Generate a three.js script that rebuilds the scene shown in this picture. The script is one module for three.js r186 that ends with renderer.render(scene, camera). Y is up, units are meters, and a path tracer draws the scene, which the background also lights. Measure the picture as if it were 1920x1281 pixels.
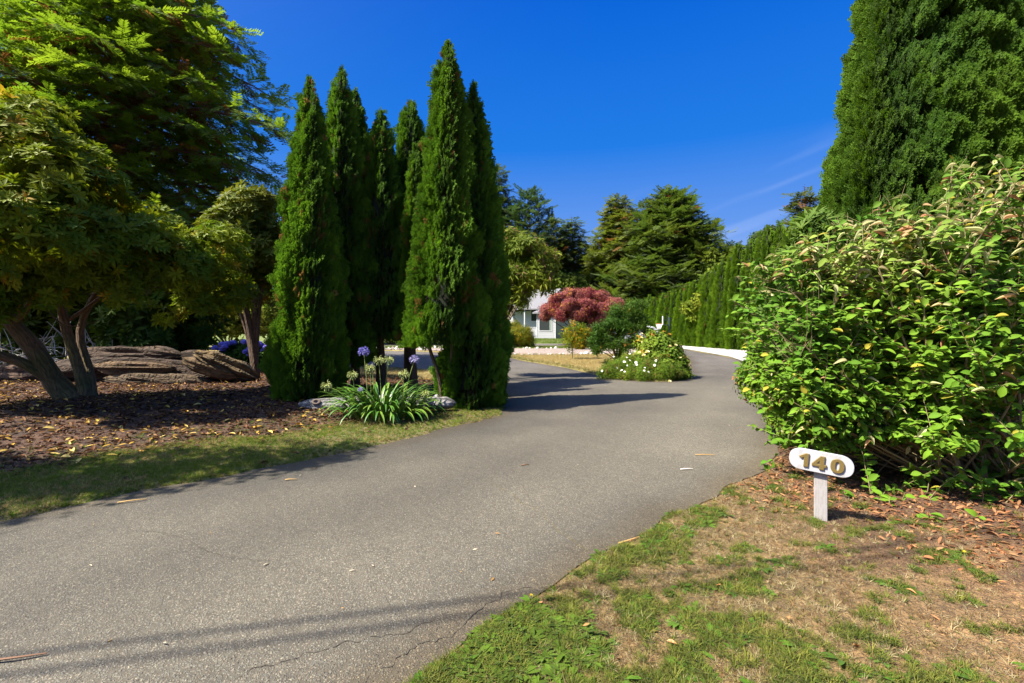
import * as THREE from 'three';
import { mergeGeometries } from 'three/addons/utils/BufferGeometryUtils.js';
import { TessellateModifier } from 'three/addons/modifiers/TessellateModifier.js';
import { RoundedBoxGeometry } from 'three/addons/geometries/RoundedBoxGeometry.js';
import { FontLoader } from 'three/addons/loaders/FontLoader.js';
import { TextGeometry } from 'three/addons/geometries/TextGeometry.js';

// ------------------------------------------------------------------ camera, sky, sun, exposure
const scene = new THREE.Scene();
const FPX = 900, HORIZON = 610, EYE = 1.55;
const camera = new THREE.PerspectiveCamera(2 * Math.atan(640.5 / FPX) * 180 / Math.PI, 1920 / 1281, 0.05, 1500);
camera.position.set(0, EYE, 0);
camera.lookAt(0, EYE, -10);
camera.setViewOffset(1920, 1281, 0, 640.5 - HORIZON, 1920, 1281);
const SUN_EL = 52 * Math.PI / 180, SUN_H = new THREE.Vector2(-0.945, 0.327);
const toSun = new THREE.Vector3(SUN_H.x * Math.cos(SUN_EL), Math.sin(SUN_EL), SUN_H.y * Math.cos(SUN_EL)).normalize();
const renderer = new THREE.WebGLRenderer({ antialias: true });
renderer.setSize(1024, 683);
renderer.toneMapping = THREE.LinearToneMapping;
renderer.toneMappingExposure = 2.9;
renderer.shadowMap.enabled = true;
const sun = new THREE.DirectionalLight(new THREE.Color().setRGB(1.0, 0.93, 0.80), 5.0);
sun.position.copy(toSun).multiplyScalar(80);
sun.castShadow = true;
sun.shadow.mapSize.set(4096, 4096);
Object.assign(sun.shadow.camera, { left: -45, right: 45, top: 45, bottom: -45, near: 1, far: 200 });
scene.add(sun, sun.target);

// ------------------------------------------------------------------ random numbers and noise
function rng(seed) { let s = seed | 0; return () => { s = (s + 0x6d2b79f5) | 0; let t = Math.imul(s ^ (s >>> 15), 1 | s); t = (t + Math.imul(t ^ (t >>> 7), 61 | t)) ^ t; return ((t ^ (t >>> 14)) >>> 0) / 4294967296; }; }
function h3(x, y, z) { let n = Math.imul(x, 374761393) + Math.imul(y, 668265263) + Math.imul(z, 2147483647 ^ 0x5bd1e995); n = Math.imul(n ^ (n >>> 13), 1274126177); return ((n ^ (n >>> 16)) >>> 0) / 4294967296; }
function noise(x, y, z = 0) {
  const xi = Math.floor(x), yi = Math.floor(y), zi = Math.floor(z); let fx = x - xi, fy = y - yi, fz = z - zi;
  fx = fx * fx * (3 - 2 * fx); fy = fy * fy * (3 - 2 * fy); fz = fz * fz * (3 - 2 * fz);
  const l = (a, b, t) => a + (b - a) * t;
  return l(l(l(h3(xi, yi, zi), h3(xi + 1, yi, zi), fx), l(h3(xi, yi + 1, zi), h3(xi + 1, yi + 1, zi), fx), fy),
    l(l(h3(xi, yi, zi + 1), h3(xi + 1, yi, zi + 1), fx), l(h3(xi, yi + 1, zi + 1), h3(xi + 1, yi + 1, zi + 1), fx), fy), fz) * 2 - 1;
}
function fbm(x, y, z = 0, o = 4) { let s = 0, a = 0.5; for (let i = 0; i < o; i++) { s += a * noise(x, y, z); x = x * 2.03 + 7.1; y = y * 2.03 + 3.7; z = z * 2.03 + 1.3; a *= 0.5; } return s; }
const clamp = (x, a, b) => Math.max(a, Math.min(b, x));
const smooth = (a, b, x) => { const t = clamp((x - a) / (b - a), 0, 1); return t * t * (3 - 2 * t); };
const lerp = (a, b, t) => a + (b - a) * t;
const mixc = (a, b, t) => [lerp(a[0], b[0], t), lerp(a[1], b[1], t), lerp(a[2], b[2], t)];
const mulc = (a, k) => [a[0] * k, a[1] * k, a[2] * k];
const V = (x, y, z) => new THREE.Vector3(x, y, z);

// ------------------------------------------------------------------ sky
{
  const W = 2048, H = 1024, data = new Float32Array(W * H * 4);
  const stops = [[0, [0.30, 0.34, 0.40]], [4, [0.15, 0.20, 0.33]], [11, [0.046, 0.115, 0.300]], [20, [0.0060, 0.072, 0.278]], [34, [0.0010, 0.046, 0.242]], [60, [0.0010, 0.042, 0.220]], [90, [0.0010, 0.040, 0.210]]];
  for (let r = 0; r < H; r++) {
    const el = ((r + 0.5) / H - 0.5) * Math.PI, y = Math.sin(el), c = Math.cos(el), deg = Math.max(0, el * 180 / Math.PI);
    let k = 0; while (k < stops.length - 2 && deg > stops[k + 1][0]) k++;
    const t = clamp((deg - stops[k][0]) / (stops[k + 1][0] - stops[k][0]), 0, 1), base = mixc(stops[k][1], stops[k + 1][1], t);
    for (let q = 0; q < W; q++) {
      const az = ((q + 0.5) / W - 0.5) * 2 * Math.PI, x = Math.cos(az) * c, z = Math.sin(az) * c;
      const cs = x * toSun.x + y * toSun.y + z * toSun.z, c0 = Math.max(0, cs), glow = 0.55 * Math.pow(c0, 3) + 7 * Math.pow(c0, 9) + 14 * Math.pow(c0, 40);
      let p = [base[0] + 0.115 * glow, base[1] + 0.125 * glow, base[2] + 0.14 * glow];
      if (y > 0.02) {   // thin cirrus
        const u = x / (y + 0.12), v = z / (y + 0.12), s = fbm(u * 1.1 + v * 0.5 + 3, (v * 0.55 - u * 1.5) * 3.2, 2.2, 5);
        const m = smooth(0.02, 0.34, s) * smooth(0.06, 0.16, y) * (1 - smooth(0.24, 0.36, y)) * smooth(0.15, 0.45, x + 0.15 * fbm(u, v, 9)) * 0.15;
        p = mixc(p, [0.20, 0.25, 0.38], m);
      }
      if (el < 0) p = mixc(p, [0.10, 0.10, 0.07], smooth(0, -0.05, el));
      data.set([p[0], p[1], p[2], 1], (r * W + q) * 4);
    }
  }
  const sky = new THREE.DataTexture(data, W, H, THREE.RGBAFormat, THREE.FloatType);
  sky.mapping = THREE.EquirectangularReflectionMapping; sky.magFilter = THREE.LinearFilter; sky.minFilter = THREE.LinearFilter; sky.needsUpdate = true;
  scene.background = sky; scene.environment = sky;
}

// ------------------------------------------------------------------ helpers
const G = (px, py) => { const d = EYE * FPX / (py - HORIZON); return [(px - 960) / FPX * d, -d]; };        // a spot on level ground
const at = (px, py, d) => V((px - 960) / FPX * d, EYE - (py - HORIZON) / FPX * d, -d);
const used = new Map();
function numbered(n) { const k = used.get(n) || 0; used.set(n, k + 1); return k ? n + '_' + String(k).padStart(3, '0') : n; }
function tag(o, label, category, group, kind) { if (label) o.userData.label = label; if (category) o.userData.category = category; if (group) o.userData.group = group; if (kind) o.userData.kind = kind; return o; }
function thing(name, label, category, [x, y, z] = [0, 0, 0], group) { const o = new THREE.Group(); o.name = numbered(name); o.position.set(x, y, z); scene.add(o); return tag(o, label, category, group); }
function part(name, geo, mat, parent, kind, label) {
  const m = new THREE.Mesh(geo, mat); m.castShadow = m.receiveShadow = true; m.name = parent === scene ? numbered(name) : name; parent.add(m);
  if (kind) m.userData.kind = kind; if (label) m.userData.label = label; return m;
}
class Inst {
  constructor() { this.m = []; this.c = []; }
  add(p, y, z, s, col, sx = 1, sz = 1) {
    let [yx, yy, yz] = y; let l = Math.hypot(yx, yy, yz) || 1; yx /= l; yy /= l; yz /= l;
    let xx = yy * z[2] - yz * z[1], xy = yz * z[0] - yx * z[2], xz = yx * z[1] - yy * z[0]; l = Math.hypot(xx, xy, xz);
    if (l < 1e-4) { xx = 1; xy = 0; xz = 0; l = 1; } xx /= l; xy /= l; xz /= l;
    const zx = xy * yz - xz * yy, zy = xz * yx - xx * yz, zz = xx * yy - xy * yx;
    this.m.push(xx * s * sx, xy * s * sx, xz * s * sx, 0, yx * s, yy * s, yz * s, 0, zx * s * sz, zy * s * sz, zz * s * sz, 0, p[0], p[1], p[2], 1);
    this.c.push(col[0], col[1], col[2]);
  }
  get n() { return this.c.length / 3; }
  build(name, geo, mat, parent, label) {
    const im = new THREE.InstancedMesh(geo, mat, this.n);
    im.instanceMatrix.array.set(this.m); im.instanceColor = new THREE.InstancedBufferAttribute(new Float32Array(this.c), 3);
    im.castShadow = im.receiveShadow = true; im.name = parent === scene ? numbered(name) : name; im.userData.kind = 'stuff'; if (label) im.userData.label = label;
    parent.add(im); return im;
  }
}
class GB {   // collects triangles
  constructor() { this.p = []; this.i = []; this.uv = []; this.c = []; }
  v(x, y, z, u = 0, w = 0, c = null) { this.p.push(x, y, z); this.uv.push(u, w); if (c) this.c.push(...c); return this.p.length / 3 - 1; }
  t(a, b, c) { this.i.push(a, b, c); }
  q(a, b, c, d) { this.i.push(a, b, c, a, c, d); }
  geo() {
    const g = new THREE.BufferGeometry(); g.setAttribute('position', new THREE.Float32BufferAttribute(this.p, 3)); g.setAttribute('uv', new THREE.Float32BufferAttribute(this.uv, 2));
    if (this.c.length === this.p.length) g.setAttribute('color', new THREE.Float32BufferAttribute(this.c, 3));
    g.setIndex(this.i); g.computeVertexNormals(); return g;
  }
  diamond(a, b, w, zc = 0) {   // a thin leaf-shaped sliver from a to b in the XY plane
    const dx = b[0] - a[0], dy = b[1] - a[1], l = Math.hypot(dx, dy), nx = -dy / l * w, ny = dx / l * w, mx = a[0] + dx * 0.45, my = a[1] + dy * 0.45, mz = (a[2] + b[2]) / 2 + zc;
    const q = [this.v(...a), this.v(mx + nx, my + ny, mz), this.v(...b), this.v(mx - nx, my - ny, mz)]; this.q(q[0], q[3], q[2], q[1]);
  }
  tube(pts, rad, seg = 7, rough = 0, seed = 0, colf = null) {
    const n = pts.length; let prev = V(0.31, 0.2, 0.93), len = 0, rows = [];
    for (let k = 0; k < n; k++) {
      const d = pts[Math.min(n - 1, k + 1)].clone().sub(pts[Math.max(0, k - 1)]).normalize();
      const a = prev.clone().sub(d.clone().multiplyScalar(prev.dot(d))).normalize(), b = d.clone().cross(a); prev = a;
      if (k) len += pts[k].distanceTo(pts[k - 1]); const row = [];
      for (let s = 0; s <= seg; s++) {
        const th = s / seg * Math.PI * 2, cs = Math.cos(th), sn = Math.sin(th), r = rad[k] * (1 + rough * fbm(cs * 1.6 + seed, sn * 1.6 + 5, len * 2.2 + seed, 3) * 2);
        const x = pts[k].x + (a.x * cs + b.x * sn) * r, y = pts[k].y + (a.y * cs + b.y * sn) * r, z = pts[k].z + (a.z * cs + b.z * sn) * r;
        row.push(this.v(x, y, z, s / seg * 2 * Math.PI * Math.max(rad[0], 0.05), len, colf ? colf(x, y, z) : null));
      }
      rows.push(row);
    }
    for (let k = 0; k < n - 1; k++) for (let s = 0; s < seg; s++) this.q(rows[k][s], rows[k][s + 1], rows[k + 1][s + 1], rows[k + 1][s]);
    const c0 = this.v(pts[0].x, pts[0].y, pts[0].z, 0, 0, colf ? colf(pts[0].x, pts[0].y, pts[0].z) : null), c1 = this.v(pts[n - 1].x, pts[n - 1].y, pts[n - 1].z, 0, len, colf ? colf(pts[n - 1].x, pts[n - 1].y, pts[n - 1].z) : null);
    for (let s = 0; s < seg; s++) { this.t(c0, rows[0][s + 1], rows[0][s]); this.t(c1, rows[n - 1][s], rows[n - 1][s + 1]); }
  }
}
const bend = (pts, n = 10) => new THREE.CatmullRomCurve3(pts).getPoints(n);
const taper = (n, a, b, p = 1) => Array.from({ length: n }, (_, k) => lerp(a, b, Math.pow(k / (n - 1), p)));

// ------------------------------------------------------------------ textures
function tileTexture(n, fill, srgb = true) {
  const d = new Uint8Array(n * n * 4); fill(d, n);
  const t = new THREE.DataTexture(d, n, n, THREE.RGBAFormat); t.wrapS = t.wrapT = THREE.RepeatWrapping; t.magFilter = THREE.LinearFilter; t.minFilter = THREE.LinearMipmapLinearFilter; t.generateMipmaps = true;
  if (srgb) t.colorSpace = THREE.SRGBColorSpace; t.needsUpdate = true; return t;
}
function tnoise(x, y, per, s) {   // noise that tiles with period per
  const xi = Math.floor(x), yi = Math.floor(y); let fx = x - xi, fy = y - yi; fx = fx * fx * (3 - 2 * fx); fy = fy * fy * (3 - 2 * fy);
  const w = (k) => ((k % per) + per) % per, a = h3(w(xi), w(yi), s), b = h3(w(xi + 1), w(yi), s), c = h3(w(xi), w(yi + 1), s), e = h3(w(xi + 1), w(yi + 1), s);
  return lerp(lerp(a, b, fx), lerp(c, e, fx), fy) * 2 - 1;
}
function speckled(n, seed, count, rmin, rmax, toneOf, base) {
  const col = new Float32Array(n * n * 3), hgt = new Float32Array(n * n), R = rng(seed);
  for (let y = 0; y < n; y++) for (let x = 0; x < n; x++) { const b = base(x / n, y / n); col.set(b, (y * n + x) * 3); hgt[y * n + x] = 0.25; }
  for (let k = 0; k < count; k++) {
    const cx = R() * n, cy = R() * n, r = lerp(rmin, rmax, Math.pow(R(), 2)), a = R() * 6.28, e = 0.6 + 0.4 * R(), t = toneOf(R), top = 0.4 + R() * 0.6;
    for (let y = Math.floor(cy - r); y <= cy + r; y++) for (let x = Math.floor(cx - r); x <= cx + r; x++) {
      const dx = x - cx, dy = y - cy, u = (dx * Math.cos(a) + dy * Math.sin(a)) / r, v = (-dx * Math.sin(a) + dy * Math.cos(a)) / (r * e), q = u * u + v * v;
      if (q < 1) { const i = (((y % n) + n) % n) * n + ((x % n) + n) % n, hh = top * Math.sqrt(1 - q); if (hh > hgt[i] * 0.9) { hgt[i] = Math.max(hgt[i], hh); col.set(t, i * 3); } }
    }
  }
  return { col, hgt };
}
const toTex = (n, f) => (d) => { for (let i = 0; i < n * n; i++) { const c = f(i); for (let k = 0; k < 3; k++) d[i * 4 + k] = clamp(c[k], 0, 1) * 255; d[i * 4 + 3] = 255; } };
const s2 = (v) => Math.pow(clamp(v, 0, 1), 1 / 2.2);
function pair(n, sp) {
  return [tileTexture(n, toTex(n, (i) => [s2(sp.col[i * 3]), s2(sp.col[i * 3 + 1]), s2(sp.col[i * 3 + 2])])), tileTexture(n, toTex(n, (i) => [sp.hgt[i], sp.hgt[i], sp.hgt[i]]), false)];
}
const asphaltTex = pair(1024, speckled(1024, 11, 34000, 1.4, 5.2,
  (R) => { const t = 0.3 + 0.34 * Math.pow(R(), 1.3), w = (R() - 0.5) * 0.1; return R() < 0.04 ? [0.85, 0.82, 0.76] : R() < 0.1 ? [0.17, 0.165, 0.16] : [t + w, t, t - w * 0.8]; },
  (u, v) => { const k = 0.26 + 0.05 * tnoise(u * 32, v * 32, 32, 3); return [k, k * 0.96, k * 0.9]; }));
const soilTex = pair(1024, (() => {
  const n = 1024, sp = speckled(n, 23, 9000, 1.2, 7, (R) => { const t = 0.34 + 0.4 * R(); return [t * 1.05, t * 0.96, t * 0.85]; }, (u, v) => { const k = 0.42 + 0.14 * tnoise(u * 24, v * 24, 24, 5) + 0.12 * tnoise(u * 90, v * 90, 90, 6); return [k, k * 0.95, k * 0.88]; });
  const R = rng(5);
  for (let k = 0; k < 5200; k++) { // bits of dry straw and twig lying about
    let x = R() * n, y = R() * n, a = R() * 6.28; const L = 10 + R() * 46, t = R() < 0.3 ? 0.2 : 0.6 + R() * 0.4;
    for (let q = 0; q < L; q++) { x += Math.cos(a); y += Math.sin(a); a += (R() - 0.5) * 0.12; const i = (((Math.floor(y) % n) + n) % n) * n + ((Math.floor(x) % n) + n) % n; sp.col.set([t, t * 0.94, t * 0.78], i * 3); sp.hgt[i] = 0.8; }
  }
  return sp;
})());
const stoneTex = pair(512, speckled(512, 37, 5200, 3, 13, (R) => { const t = 0.45 + 0.5 * R(), w = (R() - 0.5) * 0.12; return [t + w, t, t - w]; }, () => [0.16, 0.14, 0.12]));
const barkTex = pair(512, (() => {
  const n = 512, col = new Float32Array(n * n * 3), hgt = new Float32Array(n * n);
  for (let y = 0; y < n; y++) for (let x = 0; x < n; x++) {
    const u = x / n, v = y / n, w = tnoise(u * 4, v * 3, 4, 8) * 0.6, f = Math.abs(tnoise(u * 24 + w * 3, v * 5, 24, 2)) , g = tnoise(u * 64, v * 20, 64, 4), h = clamp(0.25 + f * 0.9 + g * 0.18, 0, 1), t = 0.28 + 0.5 * h + 0.1 * tnoise(u * 6, v * 6, 6, 9);
    col.set([t, t * 0.97, t * 0.93], (y * n + x) * 3); hgt[y * n + x] = h;
  }
  return { col, hgt };
})());
const rep = (t, k) => { const c = t.clone(); c.repeat.set(k, k); c.needsUpdate = true; return c; };
const std = (o) => new THREE.MeshStandardMaterial(o);
const rgb = (r, g, b) => new THREE.Color().setRGB(r, g, b);

// materials of leaves: their colour comes with each copy
const leafSoft = new THREE.MeshPhysicalMaterial({ color: 0xffffff, roughness: 0.95, transmission: 0.5, thickness: 0, specularIntensity: 0.15, side: THREE.DoubleSide });
const leafRed = new THREE.MeshPhysicalMaterial({ color: 0xffffff, roughness: 0.9, transmission: 0.6, thickness: 0, specularIntensity: 0.15, side: THREE.DoubleSide });
const leafThin = new THREE.MeshPhysicalMaterial({ color: 0xffffff, roughness: 0.9, transmission: 0.45, thickness: 0, specularIntensity: 0.15, side: THREE.DoubleSide });
const leafGloss = new THREE.MeshPhysicalMaterial({ color: 0xffffff, roughness: 0.65, transmission: 0.58, thickness: 0, specularIntensity: 0.2, side: THREE.DoubleSide });
const leafSatin = new THREE.MeshPhysicalMaterial({ color: 0xffffff, roughness: 0.65, transmission: 0.25, thickness: 0, specularIntensity: 0.15, side: THREE.DoubleSide });
const scaleLeaf = new THREE.MeshPhysicalMaterial({ color: 0xffffff, roughness: 0.9, transmission: 0.5, thickness: 0, specularIntensity: 0.15, side: THREE.DoubleSide });
const barkMat = (c, bump = 0.012) => std({ color: rgb(...c), map: rep(barkTex[0], 1.6), bumpMap: rep(barkTex[1], 1.6), bumpScale: bump, roughness: 0.92, vertexColors: false });
const barkBrown = barkMat([0.14, 0.085, 0.05]), barkGrey = barkMat([0.30, 0.24, 0.17]), barkRed = barkMat([0.26, 0.13, 0.08]);
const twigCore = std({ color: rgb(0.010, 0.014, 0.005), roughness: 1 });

// ------------------------------------------------------------------ leaf shapes (unit length along +Y, facing +Z)
function sprayGeo(seed) {   // flat fern-like spray of scale leaves
  const R = rng(seed), g = new GB(); g.diamond([0, 0, 0], [0, 1, -0.12], 0.05);
  for (let k = 0; k < 5; k++) for (const s of [-1, 1]) {
    const y = 0.1 + k * 0.17 + R() * 0.06, L = (0.52 - k * 0.075) * (0.8 + R() * 0.4), a = 0.95 + R() * 0.25, ex = Math.cos(Math.PI / 2 - a * 0.75) * L * s, ey = y + Math.sin(Math.PI / 2 - a * 0.75) * L, ez = -0.12 * y + (R() - 0.5) * 0.2;
    g.diamond([0, y, -0.1 * y * y], [ex, ey, ez], 0.05);
    for (const f of [0.4, 0.72]) for (const s3 of [-1, 1]) {
      const bx = ex * f, by = y + (ey - y) * f, bz = ez * f, l = L * 0.36 * (1.1 - f * 0.5), aa = Math.atan2(ey - y, ex) + s3 * 0.75;
      g.diamond([bx, by, bz], [bx + Math.cos(aa) * l, by + Math.sin(aa) * l, bz + (R() - 0.5) * 0.12], 0.04);
    }
  }
  return g.geo();
}
function frondGeo(seed, pairs = 11, w = 0.04, spread = 0.27) {   // conifer twig with flat rows of needles
  const R = rng(seed), g = new GB(); g.diamond([0, 0, 0], [0, 1, -0.1], 0.014);
  for (let k = 0; k < pairs; k++) for (const s of [-1, 1]) {
    const y = 0.04 + 0.9 * k / pairs + R() * 0.03, L = spread * (1 - 0.55 * Math.pow(k / pairs, 1.5)) * (0.8 + R() * 0.4), z = -0.1 * y * y;
    g.diamond([0, y, z], [s * L * 0.85, y + L * 0.62, z + (R() - 0.35) * 0.1], w);
  }
  return g.geo();
}
function leafGeo(L, W, peak = 0.6, cup = 0.18, droop = 0.2, rows = 5, tip = 1.0) {   // one broad leaf, folded at its midrib
  const g = new GB(), m = [];
  for (let k = 0; k <= rows; k++) {
    const t = k / rows, w = W * 0.5 * Math.pow(Math.sin(Math.PI * Math.pow(clamp(t, 0, 1), Math.log(0.5) / Math.log(peak))), 0.8 / tip) + (k === 0 ? 0.012 * L : 0), y = L * t, z = -droop * L * t * t;
    m.push([g.v(-w, y, z + cup * w), g.v(0, y, z - cup * w * 0.4), g.v(w, y, z + cup * w)]);
  }
  for (let k = 0; k < rows; k++) { g.q(m[k][0], m[k][1], m[k + 1][1], m[k + 1][0]); g.q(m[k][1], m[k][2], m[k + 1][2], m[k + 1][1]); }
  return g.geo();
}
const placed = (geo, p, y, z, s) => { const i = new Inst(); i.add(p, y, z, s, [1, 1, 1]); return geo.clone().applyMatrix4(new THREE.Matrix4().fromArray(i.m)); };
function rosetteGeo(seed, n, leaf, tilt = 0.55, jitter = 0.25) {   // whorl of leaves round +Y
  const R = rng(seed), parts = [];
  for (let k = 0; k < n; k++) {
    const a = k * 2.4 + R() * 0.5, up = tilt + (R() - 0.5) * jitter * 2, c = Math.cos(up), s = Math.sin(up);
    parts.push(placed(leaf, [0, 0, 0], [Math.cos(a) * c, s, Math.sin(a) * c], [-Math.cos(a) * s, c, -Math.sin(a) * s], 0.8 + R() * 0.35));
  }
  return mergeGeometries(parts);
}
function clusterGeo(seed, n, leaf, spread) {   // loose clump of leaves
  const R = rng(seed), parts = [];
  for (let k = 0; k < n; k++) {
    const d = V(R() - 0.5, R() - 0.5, R() - 0.5).normalize(), p = d.clone().multiplyScalar(spread * Math.cbrt(R()));
    parts.push(placed(leaf, p.toArray(), [d.x + (R() - 0.5), d.y * 0.6 - 0.25 + (R() - 0.5) * 0.6, d.z + (R() - 0.5)], [R() - 0.5, 0.9, R() - 0.5], 0.7 + R() * 0.6));
  }
  return mergeGeometries(parts);
}
const sprays = [sprayGeo(1), sprayGeo(2), sprayGeo(3)];
const fronds = [frondGeo(1), frondGeo(2)];
const frondCoarse = frondGeo(5, 7, 0.06, 0.34);
const leafOval = leafGeo(1, 0.27, 0.56, 0.3, 0.22, 4), leafRound = leafGeo(1, 0.62, 0.58, 0.25, 0.25, 5), leafNarrow = leafGeo(1, 0.2, 0.45, 0.2, 0.3, 4);
const rosettes = [rosetteGeo(1, 8, leafOval), rosetteGeo(2, 9, leafOval, 0.35), rosetteGeo(3, 7, leafOval, 0.7)];
const clumpRound = clusterGeo(4, 9, leafGeo(0.55, 0.34, 0.55, 0.2, 0.2, 3), 0.55), clumpNarrow = clusterGeo(6, 11, leafGeo(0.75, 0.16, 0.45, 0.2, 0.3, 3), 0.5);
const clumpMaple = clusterGeo(12, 12, leafGeo(0.5, 0.24, 0.5, 0.2, 0.5, 3), 0.5);
const clumpFine = clusterGeo(8, 14, leafGeo(0.42, 0.13, 0.5, 0.2, 0.3, 2), 0.6);

// ------------------------------------------------------------------ the lie of the land
const outlinePts = [[-7, 5], [-2.3, -0.2], G(740, 1281), G(900, 1175), G(1130, 1045), G(1300, 955), G(1400, 897), G(1455, 860), G(1464, 800), G(1457, 760), G(1447, 725), G(1425, 692), G(1370, 672), G(1310, 661), [10.9, -31], [10.5, -35.5], [8.6, -38.8], [5, -39.8],
  [-14, -39.8], [-14, -34.9], [5, -34.9], [8, -33.6], [9.5, -30.5], G(1266, 659.5), G(1290, 670), G(1294, 690), G(1288, 713), G(1200, 716), G(1125, 706), G(1060, 691), G(980, 677.5), G(935, 669), G(830, 662), G(700, 658.5), [-17, -29.5],
  [-17, -20.5], [-9, -19.2], [-4, -17], [-1.6, -15.2], [-0.35, -12.9], [-0.05, -10.3], G(942, 775), G(925, 785), G(800, 815), G(600, 862), G(300, 918), G(0, 982), [-6.2, -1.7], [-12, 4]];
const sharp = new Set([0, 18, 19, 34, 35, 48]);
const road = (() => {   // smoothed outline with a crumbled edge
  const n = outlinePts.length, out = [];
  for (let i = 0; i < n; i++) {
    const p0 = outlinePts[(i + n - 1) % n], p1 = outlinePts[i], p2 = outlinePts[(i + 1) % n], p3 = outlinePts[(i + 2) % n], d = Math.hypot(p2[0] - p1[0], p2[1] - p1[1]), near = Math.hypot(p1[0], p1[1]) < 10;
    const steps = clamp(Math.round(d / (near ? 0.12 : 0.7)), 1, 60);
    for (let s = 0; s < steps; s++) {
      const t = s / steps, lin = sharp.has(i) || sharp.has((i + 1) % n);
      const f = (k) => lin ? lerp(p1[k], p2[k], t) : 0.5 * (2 * p1[k] + (p2[k] - p0[k]) * t + (2 * p0[k] - 5 * p1[k] + 4 * p2[k] - p3[k]) * t * t + (3 * p1[k] - p0[k] - 3 * p2[k] + p3[k]) * t * t * t);
      let x = f(0), z = f(1); const j = 0.045 * fbm(x * 2.3, z * 2.3, 4, 4) * 2 + 0.02 * noise(x * 14, z * 14); out.push([x + j, z + j * 0.8]);
    }
  }
  return out;
})();
function sd(x, z, poly = road) {   // distance to the edge of the driveway, below zero on it
  let best = 1e9, inside = false;
  for (let i = 0, j = poly.length - 1; i < poly.length; j = i++) {
    const ax = poly[j][0], az = poly[j][1], bx = poly[i][0], bz = poly[i][1], ex = bx - ax, ez = bz - az, t = clamp(((x - ax) * ex + (z - az) * ez) / (ex * ex + ez * ez + 1e-9), 0, 1), dx = x - ax - ex * t, dz = z - az - ez * t;
    const d = dx * dx + dz * dz; if (d < best) best = d;
    if ((az > z) !== (bz > z) && x < ex * (z - az) / ez + ax) inside = !inside;
  }
  return inside ? -Math.sqrt(best) : Math.sqrt(best);
}
const leftBed = (x, z) => (x < -0.2 || z > -12) && x < 0.3 - z * 0.0 && z > -15 && x + 0.75 * z < -3.2;      // planted bed left of the driveway
const rightBed = (x, z) => z > -13 && x > -3 && !leftBed(x, z);
function heightAt(x, z, s = sd(x, z)) {
  let cap = 0.035;
  if (leftBed(x, z)) cap += 0.22 * smooth(1.2, 5, s); else if (rightBed(x, z)) cap += 0.05 * smooth(0.5, 2.5, s);
  if (z < -40) cap += 0.24 * smooth(-40.5, -44.5, z);
  if (s > 0.15) cap += (z > -14 ? 0.022 : 0.01) * fbm(x * 1.3, z * 1.3, 7, 3) * smooth(0.15, 0.8, s);
  return clamp(0.3 * s + 0.012, -0.06, cap);
}
const gy = (x, z) => heightAt(x, z);
function groundTint(x, z, s) {
  const n1 = fbm(x * 0.9, z * 0.9, 1, 4), n2 = fbm(x * 3.5, z * 3.5, 2, 3), n3 = fbm(x * 0.25, z * 0.25, 5, 3);
  let c;
  if (leftBed(x, z)) {
    const edge = 1.55 + 0.4 * n1, m = smooth(edge - 0.25, edge + 0.25, s + 0.3 * n2);
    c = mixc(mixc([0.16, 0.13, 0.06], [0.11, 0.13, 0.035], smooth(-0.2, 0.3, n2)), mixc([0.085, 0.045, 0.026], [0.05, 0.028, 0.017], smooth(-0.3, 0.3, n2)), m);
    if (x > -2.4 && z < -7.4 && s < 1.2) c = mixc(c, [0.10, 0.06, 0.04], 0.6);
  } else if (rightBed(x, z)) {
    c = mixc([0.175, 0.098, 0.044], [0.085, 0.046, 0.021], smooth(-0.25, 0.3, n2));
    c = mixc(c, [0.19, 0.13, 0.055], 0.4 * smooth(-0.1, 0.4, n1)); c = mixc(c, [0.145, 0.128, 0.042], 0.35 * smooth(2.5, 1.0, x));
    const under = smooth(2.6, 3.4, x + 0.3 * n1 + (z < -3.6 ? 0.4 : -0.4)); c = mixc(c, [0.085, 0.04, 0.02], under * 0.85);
  } else if (z < -40) c = mixc([0.10, 0.16, 0.03], [0.14, 0.17, 0.04], smooth(-0.2, 0.3, n1));
  else if (z < -30.6) c = mixc([0.12, 0.13, 0.04], [0.2, 0.17, 0.07], smooth(-0.2, 0.3, n1));
  else c = mixc(mixc([0.36, 0.285, 0.115], [0.26, 0.19, 0.065], smooth(-0.25, 0.3, n1)), [0.11, 0.12, 0.02], clamp(smooth(0.1, 0.42, n3 + 0.4 * n2) * 0.7 + smooth(0.9, 0.1, s) * 0.55, 0, 1));
  return mulc(c, 1.0 / 0.45);
}
{
  const axis = (list) => { const o = []; for (const [a, b, st] of list) for (let v = a; v < b - 1e-6; v += st) o.push(v); o.push(list[list.length - 1][1]); return o; };
  const grow = (a, first, ratio, end) => { const o = []; let v = a, st = first; while (v < end) { v += st; st *= ratio; o.push(v); } return o; };
  const xs = [...grow(9, 0.2, 1.12, 900).map((v) => -v).reverse(), ...axis([[-9, 6, 0.075], [6, 16, 0.3]]), ...grow(16, 0.4, 1.2, 900)];
  const zs = [...grow(3, 0.3, 1.35, 300).map((v) => -v).reverse().map((v) => v), ...axis([[-3, 11, 0.085], [11, 42, 0.3]]), ...grow(42, 0.4, 1.18, 1100)].map((v) => -v);
  const g = new GB(), nx = xs.length;
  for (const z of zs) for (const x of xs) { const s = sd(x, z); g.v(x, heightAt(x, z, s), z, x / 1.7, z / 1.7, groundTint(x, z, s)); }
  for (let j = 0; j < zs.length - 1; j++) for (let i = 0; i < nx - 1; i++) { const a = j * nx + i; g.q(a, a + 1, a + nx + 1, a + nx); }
  part('ground', g.geo(), std({ map: soilTex[0], bumpMap: soilTex[1], bumpScale: 0.02, roughness: 1, vertexColors: true }), scene, 'structure');
}
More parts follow.
